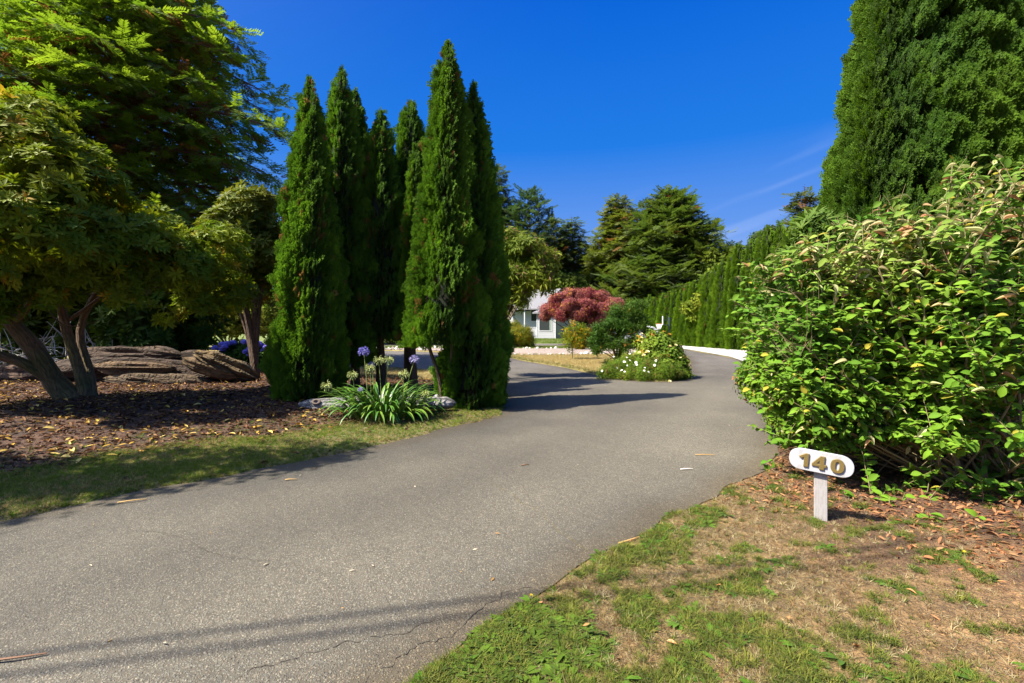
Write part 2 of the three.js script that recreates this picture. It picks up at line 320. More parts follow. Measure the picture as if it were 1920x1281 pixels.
function sheet(name, poly, y, edge, tint, mat, uvScale) {
  const sh = new THREE.Shape(poly.map(([x, z]) => new THREE.Vector2(x, -z)));
  let g = new THREE.ShapeGeometry(sh).toNonIndexed(); g.deleteAttribute('normal'); g.deleteAttribute('uv');
  g = new TessellateModifier(edge, 14).modify(g);
  const p = g.attributes.position, n = p.count, c = new Float32Array(n * 3), uv = new Float32Array(n * 2);
  for (let i = 0; i < n; i++) { const x = p.getX(i), z = -p.getY(i); p.setXYZ(i, x, y, z); c.set(tint(x, z), i * 3); uv[i * 2] = x / uvScale; uv[i * 2 + 1] = z / uvScale; }
  g.setAttribute('color', new THREE.BufferAttribute(c, 3)); g.setAttribute('uv', new THREE.BufferAttribute(uv, 2)); g.computeVertexNormals();
  return part(name, g, mat, scene, 'structure');
}
sheet('driveway', road, 0.02, 0.26, (x, z) => {
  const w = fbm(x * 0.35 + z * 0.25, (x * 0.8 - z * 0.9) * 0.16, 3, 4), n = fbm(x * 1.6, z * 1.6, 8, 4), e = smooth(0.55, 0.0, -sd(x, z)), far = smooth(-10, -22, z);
  const q = -sd(x, z), track = z > -12 ? -0.15 * Math.exp(-Math.pow((q - 2.0 + 0.5 * n) / 0.4, 2)) + 0.12 * Math.exp(-Math.pow((q - 1.15 + 0.2 * n) / 0.3, 2)) : 0.05 * Math.sin(q * 4 + n);
  const patch = smooth(0.12, 0.2, fbm(x * 0.22 + 4, z * 0.22, 6, 2)) * -0.1;
  let k = 0.245 * (1 + 0.6 * w + 0.26 * n + track + patch) * (1 - 0.3 * e);
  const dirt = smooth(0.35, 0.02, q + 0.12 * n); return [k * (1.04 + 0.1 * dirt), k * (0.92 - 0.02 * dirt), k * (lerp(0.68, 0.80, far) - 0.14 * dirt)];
}, std({ map: asphaltTex[0], bumpMap: asphaltTex[1], bumpScale: 0.006, roughness: 0.88, vertexColors: true }), 1.25);
{ // cracks worn into the surface
  const drive = scene.getObjectByName('driveway'), R_ = rng(17), cm = std({ color: rgb(0.05, 0.042, 0.03), roughness: 1 }), mm = std({ color: rgb(0.11, 0.09, 0.035), roughness: 1 });
  for (const [pts, w, m] of [[[G(905, 905), G(965, 935), G(1010, 968), G(1050, 1000), G(1120, 1047)], 0.007, mm], [[G(430, 1281), G(540, 1245), G(640, 1215), G(760, 1190), G(850, 1160)], 0.006, cm], [[G(700, 1270), G(780, 1225), G(850, 1195), G(930, 1130), G(1010, 1100)], 0.008, cm], [[G(800, 870), G(880, 880), G(960, 900), G(1000, 950)], 0.005, cm], [[G(1340, 700), G(1345, 690), G(1310, 682), G(1270, 676)], 0.03, cm], [[G(1345, 693), G(1380, 694), G(1425, 693)], 0.025, cm], [[G(1060, 690), G(1072, 697), G(1060, 706)], 0.02, cm], [[G(250, 1000), G(330, 1010), G(420, 1050), G(520, 1060)], 0.004, cm]]) {
    const c = bend(pts.map(([x, z]) => V(x, 0.0235, z)), 60), g = new GB(), rows = []; c.forEach((p, k) => { const d = c[Math.min(60, k + 1)].clone().sub(c[Math.max(0, k - 1)]).normalize(), j = (fbm(k * 0.35, pts[0][0], w * 900, 3)) * 7 * w * 1.4, ww = 0.55 * w * (0.15 + 0.9 * R_()) * Math.min(1, k / 5, (60 - k) / 5 + 0.05); rows.push([g.v(p.x - d.z * (j + ww), p.y, p.z + d.x * (j + ww)), g.v(p.x - d.z * (j - ww), p.y, p.z + d.x * (j - ww))]); });
    for (let k = 0; k < 60; k++) g.q(rows[k][0], rows[k + 1][0], rows[k + 1][1], rows[k][1]); part('crack', g.geo(), m, drive);
  }
}
const gravelMat = std({ map: rep(stoneTex[0], 1), bumpMap: rep(stoneTex[1], 1), bumpScale: 0.02, roughness: 0.95, vertexColors: true });
const gravelLow = [G(700, 656.5), G(830, 659.5), G(935, 666.5), G(1000, 667.5), G(1060, 667), G(1130, 665.5), G(1190, 664), G(1248, 659.5)], gravelHigh = [[8.8, -30.6], [6, -30.9], [2, -31], [-3, -31.2], [-17, -31.8]];
sheet('gravel_path', [[-17, -28.9], ...gravelLow, ...gravelHigh], 0.055, 0.8, (x, z) => { const n = 1.0 + 0.25 * fbm(x * 0.7, z * 0.7, 2, 3); return [0.50 * n, 0.39 * n, 0.32 * n]; }, gravelMat, 0.55);
const hedgeLine = (t) => [lerp(11.6, 17.6, t), lerp(-42, -13.5, t)];
sheet('gravel_strip', [G(1432, 698), G(1425, 690), G(1370, 671), G(1310, 660), [10.95, -31], [10.6, -36], [11.0, -38.5], ...[0.1, 0.3, 0.5, 0.7, 0.9].map((t) => { const p = hedgeLine(t); return [p[0] - 0.35, p[1]]; }), [11, -13]], 0.05, 0.9, (x, z) => { const n = 1.15 + 0.2 * fbm(x, z, 2, 3); return [n * 0.62, n * 0.6, n * 0.55]; }, gravelMat, 0.55);

// ------------------------------------------------------------------ conifers clothed in flat sprays (arborvitae)
const arborProfile = (t) => t < 0.22 ? lerp(0.82, 1, t / 0.22) : Math.pow(Math.max(0, 1 - t) / 0.78, 0.68);
function arbor(root, { H, R, t0 = 0.02, n, len, seed, profile = arborProfile, green = [0.070, 0.150, 0.012], lump = 0.22, gap = -0.3, freq = 3.0, brown = 0.02, stems = 1, trunkR = 0.1, lean = 0, mat = barkBrown }) {
  const R_ = rng(seed), so = seed * 13.7, ins = sprays.map(() => new Inst());
  const rad = (th, y) => { const t = y / H, cx = Math.cos(th), sx = Math.sin(th); return R * profile(t) * (1 + lump * 2.2 * fbm(cx * R * freq + so, y * freq * 0.55, sx * R * freq, 3)); };
  let made = 0, tries = 0; const total = Array.from({ length: 60 }, (_, k) => profile((k + 0.5) / 60) + 0.04);
  while (made < n && tries++ < n * 4) {
    const t = t0 + (1 - t0) * R_(), w = total[Math.min(59, Math.floor(t * 60))]; if (R_() > w) continue;
    const th = R_() * 6.2832, y = t * H, cx = Math.cos(th), sx = Math.sin(th), hole = fbm(cx * R * 4 + so, y * 3.1, sx * R * 4 + 3, 2);
    if (hole < gap) continue;
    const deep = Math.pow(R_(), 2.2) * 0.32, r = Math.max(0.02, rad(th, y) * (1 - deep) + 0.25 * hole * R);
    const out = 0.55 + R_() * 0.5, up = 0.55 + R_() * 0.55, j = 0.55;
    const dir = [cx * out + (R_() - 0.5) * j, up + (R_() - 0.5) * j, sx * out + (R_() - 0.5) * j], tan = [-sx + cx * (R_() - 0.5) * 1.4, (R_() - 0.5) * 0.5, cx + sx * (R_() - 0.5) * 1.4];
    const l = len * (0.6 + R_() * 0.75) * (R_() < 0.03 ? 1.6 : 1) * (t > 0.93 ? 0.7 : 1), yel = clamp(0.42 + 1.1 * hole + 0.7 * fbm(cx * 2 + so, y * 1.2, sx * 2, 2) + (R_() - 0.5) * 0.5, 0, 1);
    let c = mixc(mulc(green, 0.66), [green[0] * 1.5, green[1] * 1.25, green[2] * 1.1], yel); c = mulc(c, (1 - deep * 1.2) * (0.8 + 0.4 * R_()));  // new-growth tips brighter; sun on tips and shade between tufts painted in too
    if (R_() < brown + 0.35 * smooth(0.3, 0.5, fbm(cx * 1.5 + so, y * 0.9, sx * 1.5 + 8, 3))) c = mulc([0.24, 0.13, 0.035], 0.6 + 0.8 * R_());
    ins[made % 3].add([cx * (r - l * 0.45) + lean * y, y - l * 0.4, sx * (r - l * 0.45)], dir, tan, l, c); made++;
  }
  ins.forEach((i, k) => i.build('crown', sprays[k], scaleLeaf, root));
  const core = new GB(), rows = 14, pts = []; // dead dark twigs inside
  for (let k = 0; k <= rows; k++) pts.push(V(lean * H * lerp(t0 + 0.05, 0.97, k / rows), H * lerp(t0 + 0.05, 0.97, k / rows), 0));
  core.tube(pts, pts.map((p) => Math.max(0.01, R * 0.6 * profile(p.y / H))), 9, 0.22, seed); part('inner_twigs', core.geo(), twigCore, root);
  const tr = new GB();
  for (let s = 0; s < stems; s++) {
    const a = s * 2.3 + seed, o = stems > 1 ? 0.1 : 0, b = stems > 1 ? 0.32 : 0.03;
    const p = bend([V(Math.cos(a) * o, -0.1, Math.sin(a) * o), V(Math.cos(a) * (o + b * 0.2), H * 0.08, Math.sin(a) * o), V(Math.cos(a) * (o + b), H * 0.22, Math.sin(a) * (o + b)), V(lean * H * 0.6, H * 0.6, 0)], 10);
    tr.tube(p, taper(p.length, trunkR * (stems > 1 ? 0.42 : 1.15), trunkR * 0.3), 8, 0.12, seed + s);
  }
  part('trunk', tr.geo(), mat, root);
  return root;
}
const pinch = (a, b, c) => (t) => { const s = arborProfile(t); return t < c ? s * lerp(1.0, 1, t) * (a + (b - a) * smooth(c * 0.55, c, t)) : s * b; };
const ballFoot = (t) => t < 0.26 ? Math.max(0.97 * Math.sqrt(Math.max(0, 1 - Math.pow((t - 0.11) / 0.18, 2))), 0.78 * smooth(0.1, 0.2, t)) : Math.min(0.95, 0.74 + (t - 0.26) * 2.0) * Math.pow((1 - t) / 0.74, 0.72);
const GREENS = [[0.092, 0.215, 0.012], [0.086, 0.208, 0.012], [0.080, 0.200, 0.012]];
const arborSpecs = [
  [580, 162, 9.3, 0.69, 0.005, 13000, 'leftmost column-shaped conifer of the clump, its foliage bulging to the ground beside the grey log', { profile: ballFoot, green: GREENS[0] }],
  [588, 192, 9.15, 0.5, 0.14, 6500, 'shorter column-shaped conifer pressed against the right side of the leftmost one', { green: GREENS[0] }],
  [640, 145, 10.2, 0.78, 0.08, 9000, 'second tallest column-shaped conifer, narrow-tipped, standing left of the shorter middle ones', { green: GREENS[1] }],
  [666, 178, 10.8, 0.68, 0.16, 7000, 'column-shaped conifer half hidden behind the right shoulder of the second tallest one', { green: GREENS[1] }],
  [715, 215, 10.5, 0.82, 0.19, 8000, 'lowest pointed column-shaped conifer in the middle of the clump, rising behind the blue-flowered plant', { green: GREENS[2], trunkR: 0.12 }],
  [770, 195, 11.2, 0.78, 0.2, 8000, 'blunt-topped column-shaped conifer standing behind a small one, just left of the tallest', { profile: (t) => Math.pow(arborProfile(t), 0.8), green: GREENS[1], trunkR: 0.17 }],
  [777, 275, 10.2, 0.36, 0.23, 4200, 'small slim sunlit column-shaped conifer in front of the blunt-topped one', { green: GREENS[0], trunkR: 0.07 }],
  [840, 80, 8.9, 0.72, 0.175, 11500, 'tallest column-shaped conifer of the clump, its thin bare stems showing below', { green: GREENS[0], stems: 5, trunkR: 0.085 }],
  [882, 160, 9.15, 0.70, 0.005, 10500, 'rightmost column-shaped conifer, its foliage bulging to the ground at the driveway edge', { profile: ballFoot, green: GREENS[2] }],
];
arborSpecs.forEach(([px, py, d, R, t0, n, label, o], k) => {
  const H = EYE + (HORIZON - py) / FPX * d, x = (px - 960) / FPX * d + (k === 8 ? 0.06 : 0), t = thing('columnar_conifer', label, 'tree', [x, gy(x, -d), -d], 'column-shaped conifers beside the driveway');
  arbor(t, { H, R, t0, n, len: 0.17, seed: 31 + k * 7, ...o });
});
// leaning dead limb between the trunks
// ------------------------------------------------------------------ tall clipped hedge at the right
{
  const X0 = 4.5, X1 = 9.8, ZF = -6.2, DEP = 2.6, H = 8.2, t = thing('tall_hedge', 'tall dense clipped conifer hedge filling the upper right behind the broad-leaved shrub', 'hedge', [X0, 0.05, ZF]);
  const ins = sprays.map(() => new Inst()), R_ = rng(77), N = 46000; let made = 0;
  const shape = (s) => { // outline seen from above: straight front, rounded left end
    const r = DEP / 2; if (s < 0) { const a = -s; return [r - Math.cos(a) * r * 0 - Math.sin(a) * r, -r + Math.cos(a) * r, -Math.sin(a), Math.cos(a)]; } return [r + s, 0, 0, 1];
  };
  while (made < N) {
    const front = R_() < 0.76, s = front ? R_() * (X1 - X0 - DEP / 2) : -R_() * 2.5, [bx, bz, nx, nz] = shape(s), y = R_() * H;
    if (s > 3.2 && R_() < 0.75) continue;
    if (y > 6.8 && R_() < 0.5) continue;
    const f = 1.6, lum = fbm((bx + 3) * f, y * f * 0.8, bz * f + 9, 3), hole = fbm(bx * 4.3, y * 3.6, bz * 4.3 + 2, 2);
    if (hole < -0.3 - 0.1 * R_()) continue;
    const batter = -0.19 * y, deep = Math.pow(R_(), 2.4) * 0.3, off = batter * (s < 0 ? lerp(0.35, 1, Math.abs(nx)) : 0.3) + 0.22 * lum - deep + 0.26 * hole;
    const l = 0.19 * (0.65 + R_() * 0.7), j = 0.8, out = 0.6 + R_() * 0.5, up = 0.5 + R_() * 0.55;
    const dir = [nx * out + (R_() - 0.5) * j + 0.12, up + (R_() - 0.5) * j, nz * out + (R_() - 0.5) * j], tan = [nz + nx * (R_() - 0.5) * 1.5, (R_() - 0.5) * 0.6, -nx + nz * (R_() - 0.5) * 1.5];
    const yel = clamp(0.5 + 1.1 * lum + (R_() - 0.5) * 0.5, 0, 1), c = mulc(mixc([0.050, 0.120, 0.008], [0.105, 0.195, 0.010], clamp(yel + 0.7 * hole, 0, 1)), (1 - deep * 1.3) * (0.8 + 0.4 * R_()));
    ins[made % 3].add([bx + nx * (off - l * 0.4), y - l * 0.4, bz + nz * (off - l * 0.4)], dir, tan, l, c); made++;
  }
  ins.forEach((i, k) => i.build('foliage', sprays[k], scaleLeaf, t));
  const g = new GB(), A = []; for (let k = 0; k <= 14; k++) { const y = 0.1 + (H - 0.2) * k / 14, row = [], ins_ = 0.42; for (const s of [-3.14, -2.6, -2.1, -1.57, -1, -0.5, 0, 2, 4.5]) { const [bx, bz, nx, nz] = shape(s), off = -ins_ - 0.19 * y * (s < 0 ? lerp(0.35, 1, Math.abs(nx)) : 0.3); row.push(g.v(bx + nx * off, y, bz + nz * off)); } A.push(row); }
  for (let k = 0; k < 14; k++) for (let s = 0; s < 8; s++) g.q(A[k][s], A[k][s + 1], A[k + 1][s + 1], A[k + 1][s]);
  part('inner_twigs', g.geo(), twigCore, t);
  const tr = new GB(); for (const x of [1.2, 2.3, 3.4, 4.5]) { const p = [V(x, -0.15, -1.2), V(x + 0.03, 1.5, -1.25), V(x, 4, -1.3)]; tr.tube(p, [0.13, 0.1, 0.06], 8, 0.1, x); } part('trunk', tr.geo(), barkBrown, t);
}
// ------------------------------------------------------------------ row of young conifers along the far right
{
  const protos = [0, 1, 2].map((k) => { const t = new THREE.Group(); arbor(t, { H: 1, R: 0.13, t0: 0.02, n: 1500, len: 0.062, seed: 200 + k * 5, lump: 0.1, freq: 11, gap: -0.4, green: [0.125, 0.25, 0.010], brown: 0.0, trunkR: 0.016, profile: (u) => u < 0.12 ? lerp(0.9, 1, u / 0.12) : Math.pow((1 - u) / 0.88, 0.6) }); return t; });
  const R_ = rng(9), n = 36;
  for (let k = 0; k < n; k++) {
    const u = k / (n - 1), [x, z] = hedgeLine(u), o = protos[k % 3].clone(); o.name = numbered('hedge_conifer'); scene.add(o);
    const h = lerp(4.1, 7.2, smooth(0.1, 0.6, u)) * (0.95 + 0.1 * R_()); o.position.set(x + (R_() - 0.5) * 0.25, 0, z); o.scale.set(lerp(4.8, 6.4, u) * (0.9 + R_() * 0.25), h, lerp(4.8, 6.4, u)); o.rotation.y = R_() * 6;
    tag(o, 'slim green conifer in the close-set row behind the white gravel strip', 'hedge tree', 'row of slim conifers behind the white gravel strip');
  }
}
// ------------------------------------------------------------------ conifers with spreading limbs
function conifer(root, { H, R, seed, limbs, frond = 0.45, step = 0.32, droop = 0.25, sweep = 0.1, y0 = 0.1, shape = (t) => Math.pow(1 - t, 0.8), green = [0.05, 0.10, 0.012], rust = 0.08, geos = fronds, bark = barkRed, view = null, spiky = 0, trunk = 0.3, mat = leafSoft, sideK = 1 }) {
  const R_ = rng(seed), ins = geos.map(() => new Inst()), lg = new GB(); let count = 0;
  for (let k = 0; k < limbs; k++) {
    const t = y0 + (1 - y0) * Math.pow((k + R_()) / limbs, 0.9), az = k * 2.39996 + R_() * 0.7, L = Math.max(0.25, R * shape(t) * (0.68 + 0.5 * R_())), y = t * H;
    if (view && !view(az, t)) continue;
    const ca = Math.cos(az), sa = Math.sin(az), tint = (R_() - 0.5) * 0.5, rusty = R_() < rust * 2.2 ? 0.4 : rust * 0.4;
    const P = (u) => V(ca * L * u, y + L * (sweep * u - droop * u * u + spiky * u * u), sa * L * u);
    const pts = [0, 0.25, 0.5, 0.75, 1].map(P); lg.tube(pts, taper(5, 0.014 * L + 0.012, 0.006), 5, 0, 0);
    for (let q = Math.max(step * 0.5, L * 0.12); q <= L; q += step) {
      const u = q / L, side = L * 0.34 * (1.15 - u) * (0.7 + 0.6 * R_()) * sideK + frond * 0.5, p0 = P(u);
      for (const s of [-1, 1]) {
        const a2 = az + s * (0.85 + R_() * 0.4), c2 = Math.cos(a2), s2_ = Math.sin(a2);
        for (let w = 0; w < side; w += frond * 0.42) {
          const f = w / side, px = p0.x + c2 * w, pz = p0.z + s2_ * w, py = p0.y - droop * 0.5 * w * f + (R_() - 0.5) * 0.12 * frond + spiky * w * 0.4;
          const a3 = a2 + (R_() - 0.5) * 1.7, dn = (R_() - 0.55) * 1.3 - droop * 0.4 + spiky;
          let c = mulc(green, 0.78 + 0.4 * R_() + tint * 0.4); c = [c[0] * (1.1 + tint * 0.6), c[1], c[2]];
          if (u < 0.85 && R_() < rusty * (f < 0.5 ? 1 : 0.3)) c = mixc([0.24, 0.12, 0.02], [0.16, 0.06, 0.02], R_());
          ins[count++ % ins.length].add([px, py, pz], [Math.cos(a3), dn, Math.sin(a3)], [(R_() - 0.5) * 0.7, 1, (R_() - 0.5) * 0.7], frond * (0.75 + 0.5 * R_()), c);
        }
      }
      if (u > 0.8) ins[count++ % ins.length].add(p0.toArray(), [ca, -droop * 0.6 + spiky, sa], [0, 1, 0.1], frond, mulc(green, 0.9));
    }
  }
  ins.forEach((i, k) => i.build('crown', geos[k], mat, root));
  part('limb', lg.geo(), bark, root, 'stuff');
  const tg = new GB(), pts = [0, 0.1, 0.3, 0.6, 1].map((u) => V(0.02 * H * Math.sin(u * 3), u * H - 0.2, 0)); tg.tube(pts, [trunk * 1.25, trunk, trunk * 0.8, trunk * 0.45, 0.03], 12, 0.06, seed); part('trunk', tg.geo(), bark, root);
  return root;
}
{
  const t = thing('redwood_tree', 'huge rust-flecked redwood with drooping feathery limbs at the upper left', 'tree', [-14, 0.2, -17]);
  conifer(t, { H: 17.6, R: 6.3, seed: 5, limbs: 135, mat: leafRed, frond: 0.7, step: 0.42, droop: 0.34, sweep: 0.16, y0: 0.17, shape: (u) => u < 0.5 ? lerp(0.9, 1, u * 2) : Math.pow((1 - u) * 2, 0.75), green: [0.16, 0.275, 0.012], rust: 0.24, trunk: 0.5 });
}
const farPines = [ // px apex, py apex, depth, radius, label, options
  [932, 306, 58, 5.6, 'dark tall pointed conifer just right of the column-shaped clump, the highest far tree there', { limbs: 180, green: [0.056, 0.092, 0.014] }],
  [958, 384, 66, 4.2, 'small dark conifer between the tall pointed one and the spiky one', { limbs: 105, green: [0.056, 0.098, 0.016] }],
  [990, 362, 56, 5.0, 'spiky conifer with stiff upswept limbs against the sky', { limbs: 34, green: [0.047, 0.089, 0.018], spiky: 0.62, sweep: 0.35, droop: 0, shape: (t) => Math.pow(1 - t, 0.62), y0: 0.45, step: 0.5, sideK: 0.25 }],
  [1036, 394, 62, 4.7, 'olive conifer with a pale tip right of the spiky one', { limbs: 135, green: [0.078, 0.111, 0.013] }],
  [1071, 404, 64, 5.7, 'broad dark conifer left of the two big ones', { limbs: 165, green: [0.070, 0.118, 0.013] }],
  [1157, 362, 60, 7.3, 'big yellow-green conifer behind the red maple, left of the bigger one', { limbs: 225, green: [0.118, 0.155, 0.011] }],
  [1174, 383, 57, 3.9, 'slim second tip on the right side of the big yellow-green conifer', { limbs: 120, green: [0.110, 0.148, 0.011] }],
  [1206, 376, 60, 4.7, 'slim conifer in the gap between the two big conifers', { limbs: 135, green: [0.078, 0.126, 0.013] }],
  [1256, 357, 54, 8.6, 'biggest far conifer, with layered upswept limbs, right of the red maple', { limbs: 255, green: [0.078, 0.130, 0.013], spiky: 0.22, sweep: 0.2, droop: 0.05, shape: (t) => Math.pow(1 - t, 0.66) }],
  [1508, 346, 44, 4.2, 'dark conifer beside the left edge of the tall hedge', { limbs: 135, green: [0.078, 0.111, 0.014], y0: 0.25, rust: 0.16 }],
  [1340, 432, 64, 5.5, 'blue-green conifer tip behind the far row of slim conifers', { limbs: 120, green: [0.070, 0.118, 0.018] }],
  [1106, 448, 70, 5.0, 'low dark conifer filling the dip between the broad dark one and the big yellow-green one', { limbs: 120, green: [0.05, 0.09, 0.014] }],
  [1302, 428, 60, 5.0, 'olive conifer just right of the biggest far conifer', { limbs: 120, green: [0.07, 0.11, 0.014] }],
  [1388, 452, 58, 4.6, 'low olive conifer showing above the middle of the far row', { limbs: 110, green: [0.07, 0.11, 0.012] }],
];
farPines.forEach(([px, py, d, R, label, o], k) => {
  const H = EYE + (HORIZON - py) / FPX * d, x = (px - 960) / FPX * d, t = thing('far_conifer', label, 'tree', [x, 0, -d], 'conifers beyond the house');
  conifer(t, { H, R, seed: 300 + k * 3, frond: 1.25, step: 0.8, droop: 0.22, sweep: 0.12, y0: 0.08, rust: 0.05, geos: [frondCoarse], trunk: 0.3, bark: barkBrown, ...o });
});

// ------------------------------------------------------------------ leafy trees and shrubs: crowns of leaf clumps on several lobes
function leafy(root, { lobes, n, geo, size, seed, colors, mat = leafThin, trunk = null, bark = barkGrey, flat = 1, droop = 0, shell = 0.5, gap = -0.35, freq = 1.8, name = 'crown', accent = null, singles = 0, single = 'leaf_cluster', rosette = false, eye = null }) {
  const R_ = rng(seed), geos = Array.isArray(geo) ? geo : [geo], ins = geos.map(() => new Inst()), vol = lobes.map((l) => l[3] * l[3]), sum = vol.reduce((a, b) => a + b, 0), all = [];
  for (let k = 0; k < n; k++) {
    let q = R_() * sum, i = 0; while (q > vol[i] && i < lobes.length - 1) q -= vol[i++];
    const [lx, ly, lz, lr] = lobes[i], d = V(R_() * 2 - 1, R_() * 2 - 1, R_() * 2 - 1).normalize(), rr = lr * (1 - shell * Math.pow(R_(), 1.7)) * (1 + 0.35 * fbm(d.x * 2 + i * 3, d.y * 2, d.z * 2 + seed, 2));
    const x = lx + d.x * rr, y = ly + d.y * rr * flat, z = lz + d.z * rr;
    if (y < 0.02 || fbm(x * freq, y * freq, z * freq + seed, 2) < gap) continue;
    const up = rosette ? 0.7 : 0.3, dir = [d.x + (R_() - 0.5) * 0.9, d.y * 0.7 + up - droop + (R_() - 0.5) * 0.7, d.z + (R_() - 0.5) * 0.9], s = size * (0.7 + 0.6 * R_());
    let c = mixc(colors[0], colors[1], clamp(0.5 + 1.3 * fbm(x * 1.2 + seed, y * 1.2, z * 1.2, 2) + (R_() - 0.5) * 0.5, 0, 1)); c = mulc(c, 0.8 + 0.4 * R_());
    if (accent && R_() < accent[1]) c = mulc(accent[0], 0.8 + 0.4 * R_());
    all.push([[x, y, z], dir, [R_() - 0.5, R_() * 0.6, R_() - 0.5], s, c, k % geos.length]);
  }
  const lone = new Set();
  if (singles) { // the nearest ones in the frame stand as pieces of their own
    const o = root.position, score = all.map((a, i) => { const X = a[0][0] + o.x, Y = a[0][1] + o.y, Z = -(a[0][2] + o.z), px = X / Z * FPX + 960, py = HORIZON - (Y - EYE) / Z * FPX; return [Z > 0 && px > 0 && px < 1920 && py > 0 && py < 1281 ? a[3] / Math.hypot(X, Y - EYE, Z) : 0, i]; }).sort((a, b) => b[0] - a[0]).slice(0, singles);
    for (const s of score) if (s[0] > 0) lone.add(s[1]);
  }
  const shades = new Map();
  all.forEach(([p, y, z, s, c, g], i) => {
    if (!lone.has(i)) return ins[g].add(p, y, z, s, c);
    const key = c.map((v) => Math.round(Math.log2(v + 1e-3) * 2.5)).join(); if (!shades.has(key)) { const m = mat.clone(); m.color.setRGB(...c); shades.set(key, m); }
    const one = new Inst(); one.add(p, y, z, s, c); const me = part(single, geos[g], shades.get(key), root); me.applyMatrix4(new THREE.Matrix4().fromArray(one.m));
  });
  ins.forEach((i, k) => i.n && i.build(name, geos[k], mat, root));
  if (trunk) { const g = new GB(); for (const [pts, r0, r1] of trunk) { const p = bend(pts.map((q) => V(...q)), 9); g.tube(p, taper(p.length, r0, r1), 8, 0.1, seed + r0 * 50); } part('trunk', g.geo(), bark, root); }
  return root;
}
const limbsTo = (lobes, r0 = 0.08, sx = 0, sz = 0, sy = 0) => lobes.map(([x, y, z, r], k) => [[[sx + (k % 3 - 1) * 0.05, sy - 0.1, sz + (k % 2) * 0.05], [lerp(sx, x, 0.25), lerp(sy, y, 0.4), lerp(sz, z, 0.25)], [lerp(sx, x, 0.65), lerp(sy, y, 0.75), lerp(sz, z, 0.65)], [x, y + r * 0.3, z]], r0 * (0.6 + 0.4 * ((k * 7) % 5) / 4), 0.012]);
const lobesAt = (base, list) => list.map(([px, py, d, r]) => { const p = at(px, py, d); return [p.x - base[0], p.y - base[1], p.z - base[2], r]; });

// big rhododendron at the left
{
  const [bx, bz] = G(150, 772), base = [bx, gy(bx, bz), bz], t = thing('rhododendron_tree', 'spreading rhododendron with yellow-green leaf whorls and mossy leaning trunks at the left edge', 'tree', base);
  const L = lobesAt(base, [[30, 290, 7.3, 0.8], [-90, 300, 7.6, 1.0], [120, 350, 7.6, 0.8], [20, 430, 7.3, 0.85], [185, 430, 7.9, 0.75], [270, 445, 8.3, 0.7], [345, 480, 8.9, 0.62], [90, 520, 7.8, 0.5], [225, 535, 8.3, 0.42], [405, 470, 9.6, 0.6], [440, 550, 10.0, 0.42], [-180, 420, 7.2, 1.1], [370, 560, 9.4, 0.36], [-60, 550, 7.0, 0.55], [300, 585, 9.0, 0.28], [60, 240, 7.6, 0.5], [150, 490, 7.9, 0.45], [20, 400, 6.6, 0.45], [-30, 480, 6.4, 0.4], [95, 335, 7.0, 0.45], [120, 440, 7.0, 0.4]]);
  const W = (px, py, d) => { const p = at(px, py, d); return [p.x - bx, p.y - base[1], p.z - bz]; };
  leafy(t, { lobes: L, n: 11000, geo: rosettes, size: 0.14, seed: 41, colors: [[0.15, 0.24, 0.010], [0.32, 0.345, 0.016]], mat: leafGloss, accent: [[0.52, 0.33, 0.02], 0.05], shell: 0.62, gap: -0.12, singles: 300, rosette: true });
  const moss = (x, y, z) => { const n = fbm(x * 3, y * 3, z * 3, 3); return mixc([0.22, 0.13, 0.075], [0.12, 0.13, 0.03], clamp(0.75 - y * 0.5 + n, 0, 1)); };
  const g = new GB(), M = std({ map: rep(barkTex[0], 1.6), bumpMap: rep(barkTex[1], 1.6), bumpScale: 0.015, roughness: 0.95, vertexColors: true });
  for (const [pts, r0, r1] of [
    [[[0, -0.15, 0], W(110, 725, 8.55), W(60, 650, 8.3), W(10, 590, 8.1), W(-30, 470, 8)], 0.2, 0.07], [[W(100, 715, 8.5), W(40, 680, 8.2), W(-30, 655, 7.9), W(-120, 560, 7.4)], 0.1, 0.05],
    [[[0.12, -0.1, 0], W(150, 700, 8.7), W(125, 620, 8.7), W(110, 540, 8.6), W(130, 420, 8.5)], 0.11, 0.04], [[[0.18, -0.1, -0.05], W(168, 700, 8.9), W(150, 620, 8.9), W(200, 520, 8.9), W(270, 440, 9)], 0.09, 0.03],
    [W(40, 620, 8.2) && [W(25, 610, 8.15), W(60, 560, 8.1), W(70, 480, 8.1), W(50, 380, 8.1)], 0.055, 0.02], [[W(130, 600, 8.7), W(220, 540, 8.9), W(330, 500, 9.2), W(430, 480, 9.7)], 0.035, 0.012],
    [[W(118, 560, 8.6), W(180, 500, 8.8), W(240, 500, 8.9), W(340, 560, 9.4)], 0.022, 0.008], [[W(75, 540, 8.3), W(105, 600, 8.4), W(140, 612, 8.5), W(190, 600, 8.6)], 0.014, 0.006], [[W(60, 560, 8.1), W(130, 545, 8.3), W(200, 560, 8.5)], 0.012, 0.005]]) {
    const p = bend(pts.map((q) => V(...q)), 14); g.tube(p, taper(p.length, r0, r1), 10, 0.13, r0 * 90, moss);
  }
  part('trunk', g.geo(), M, t);
}
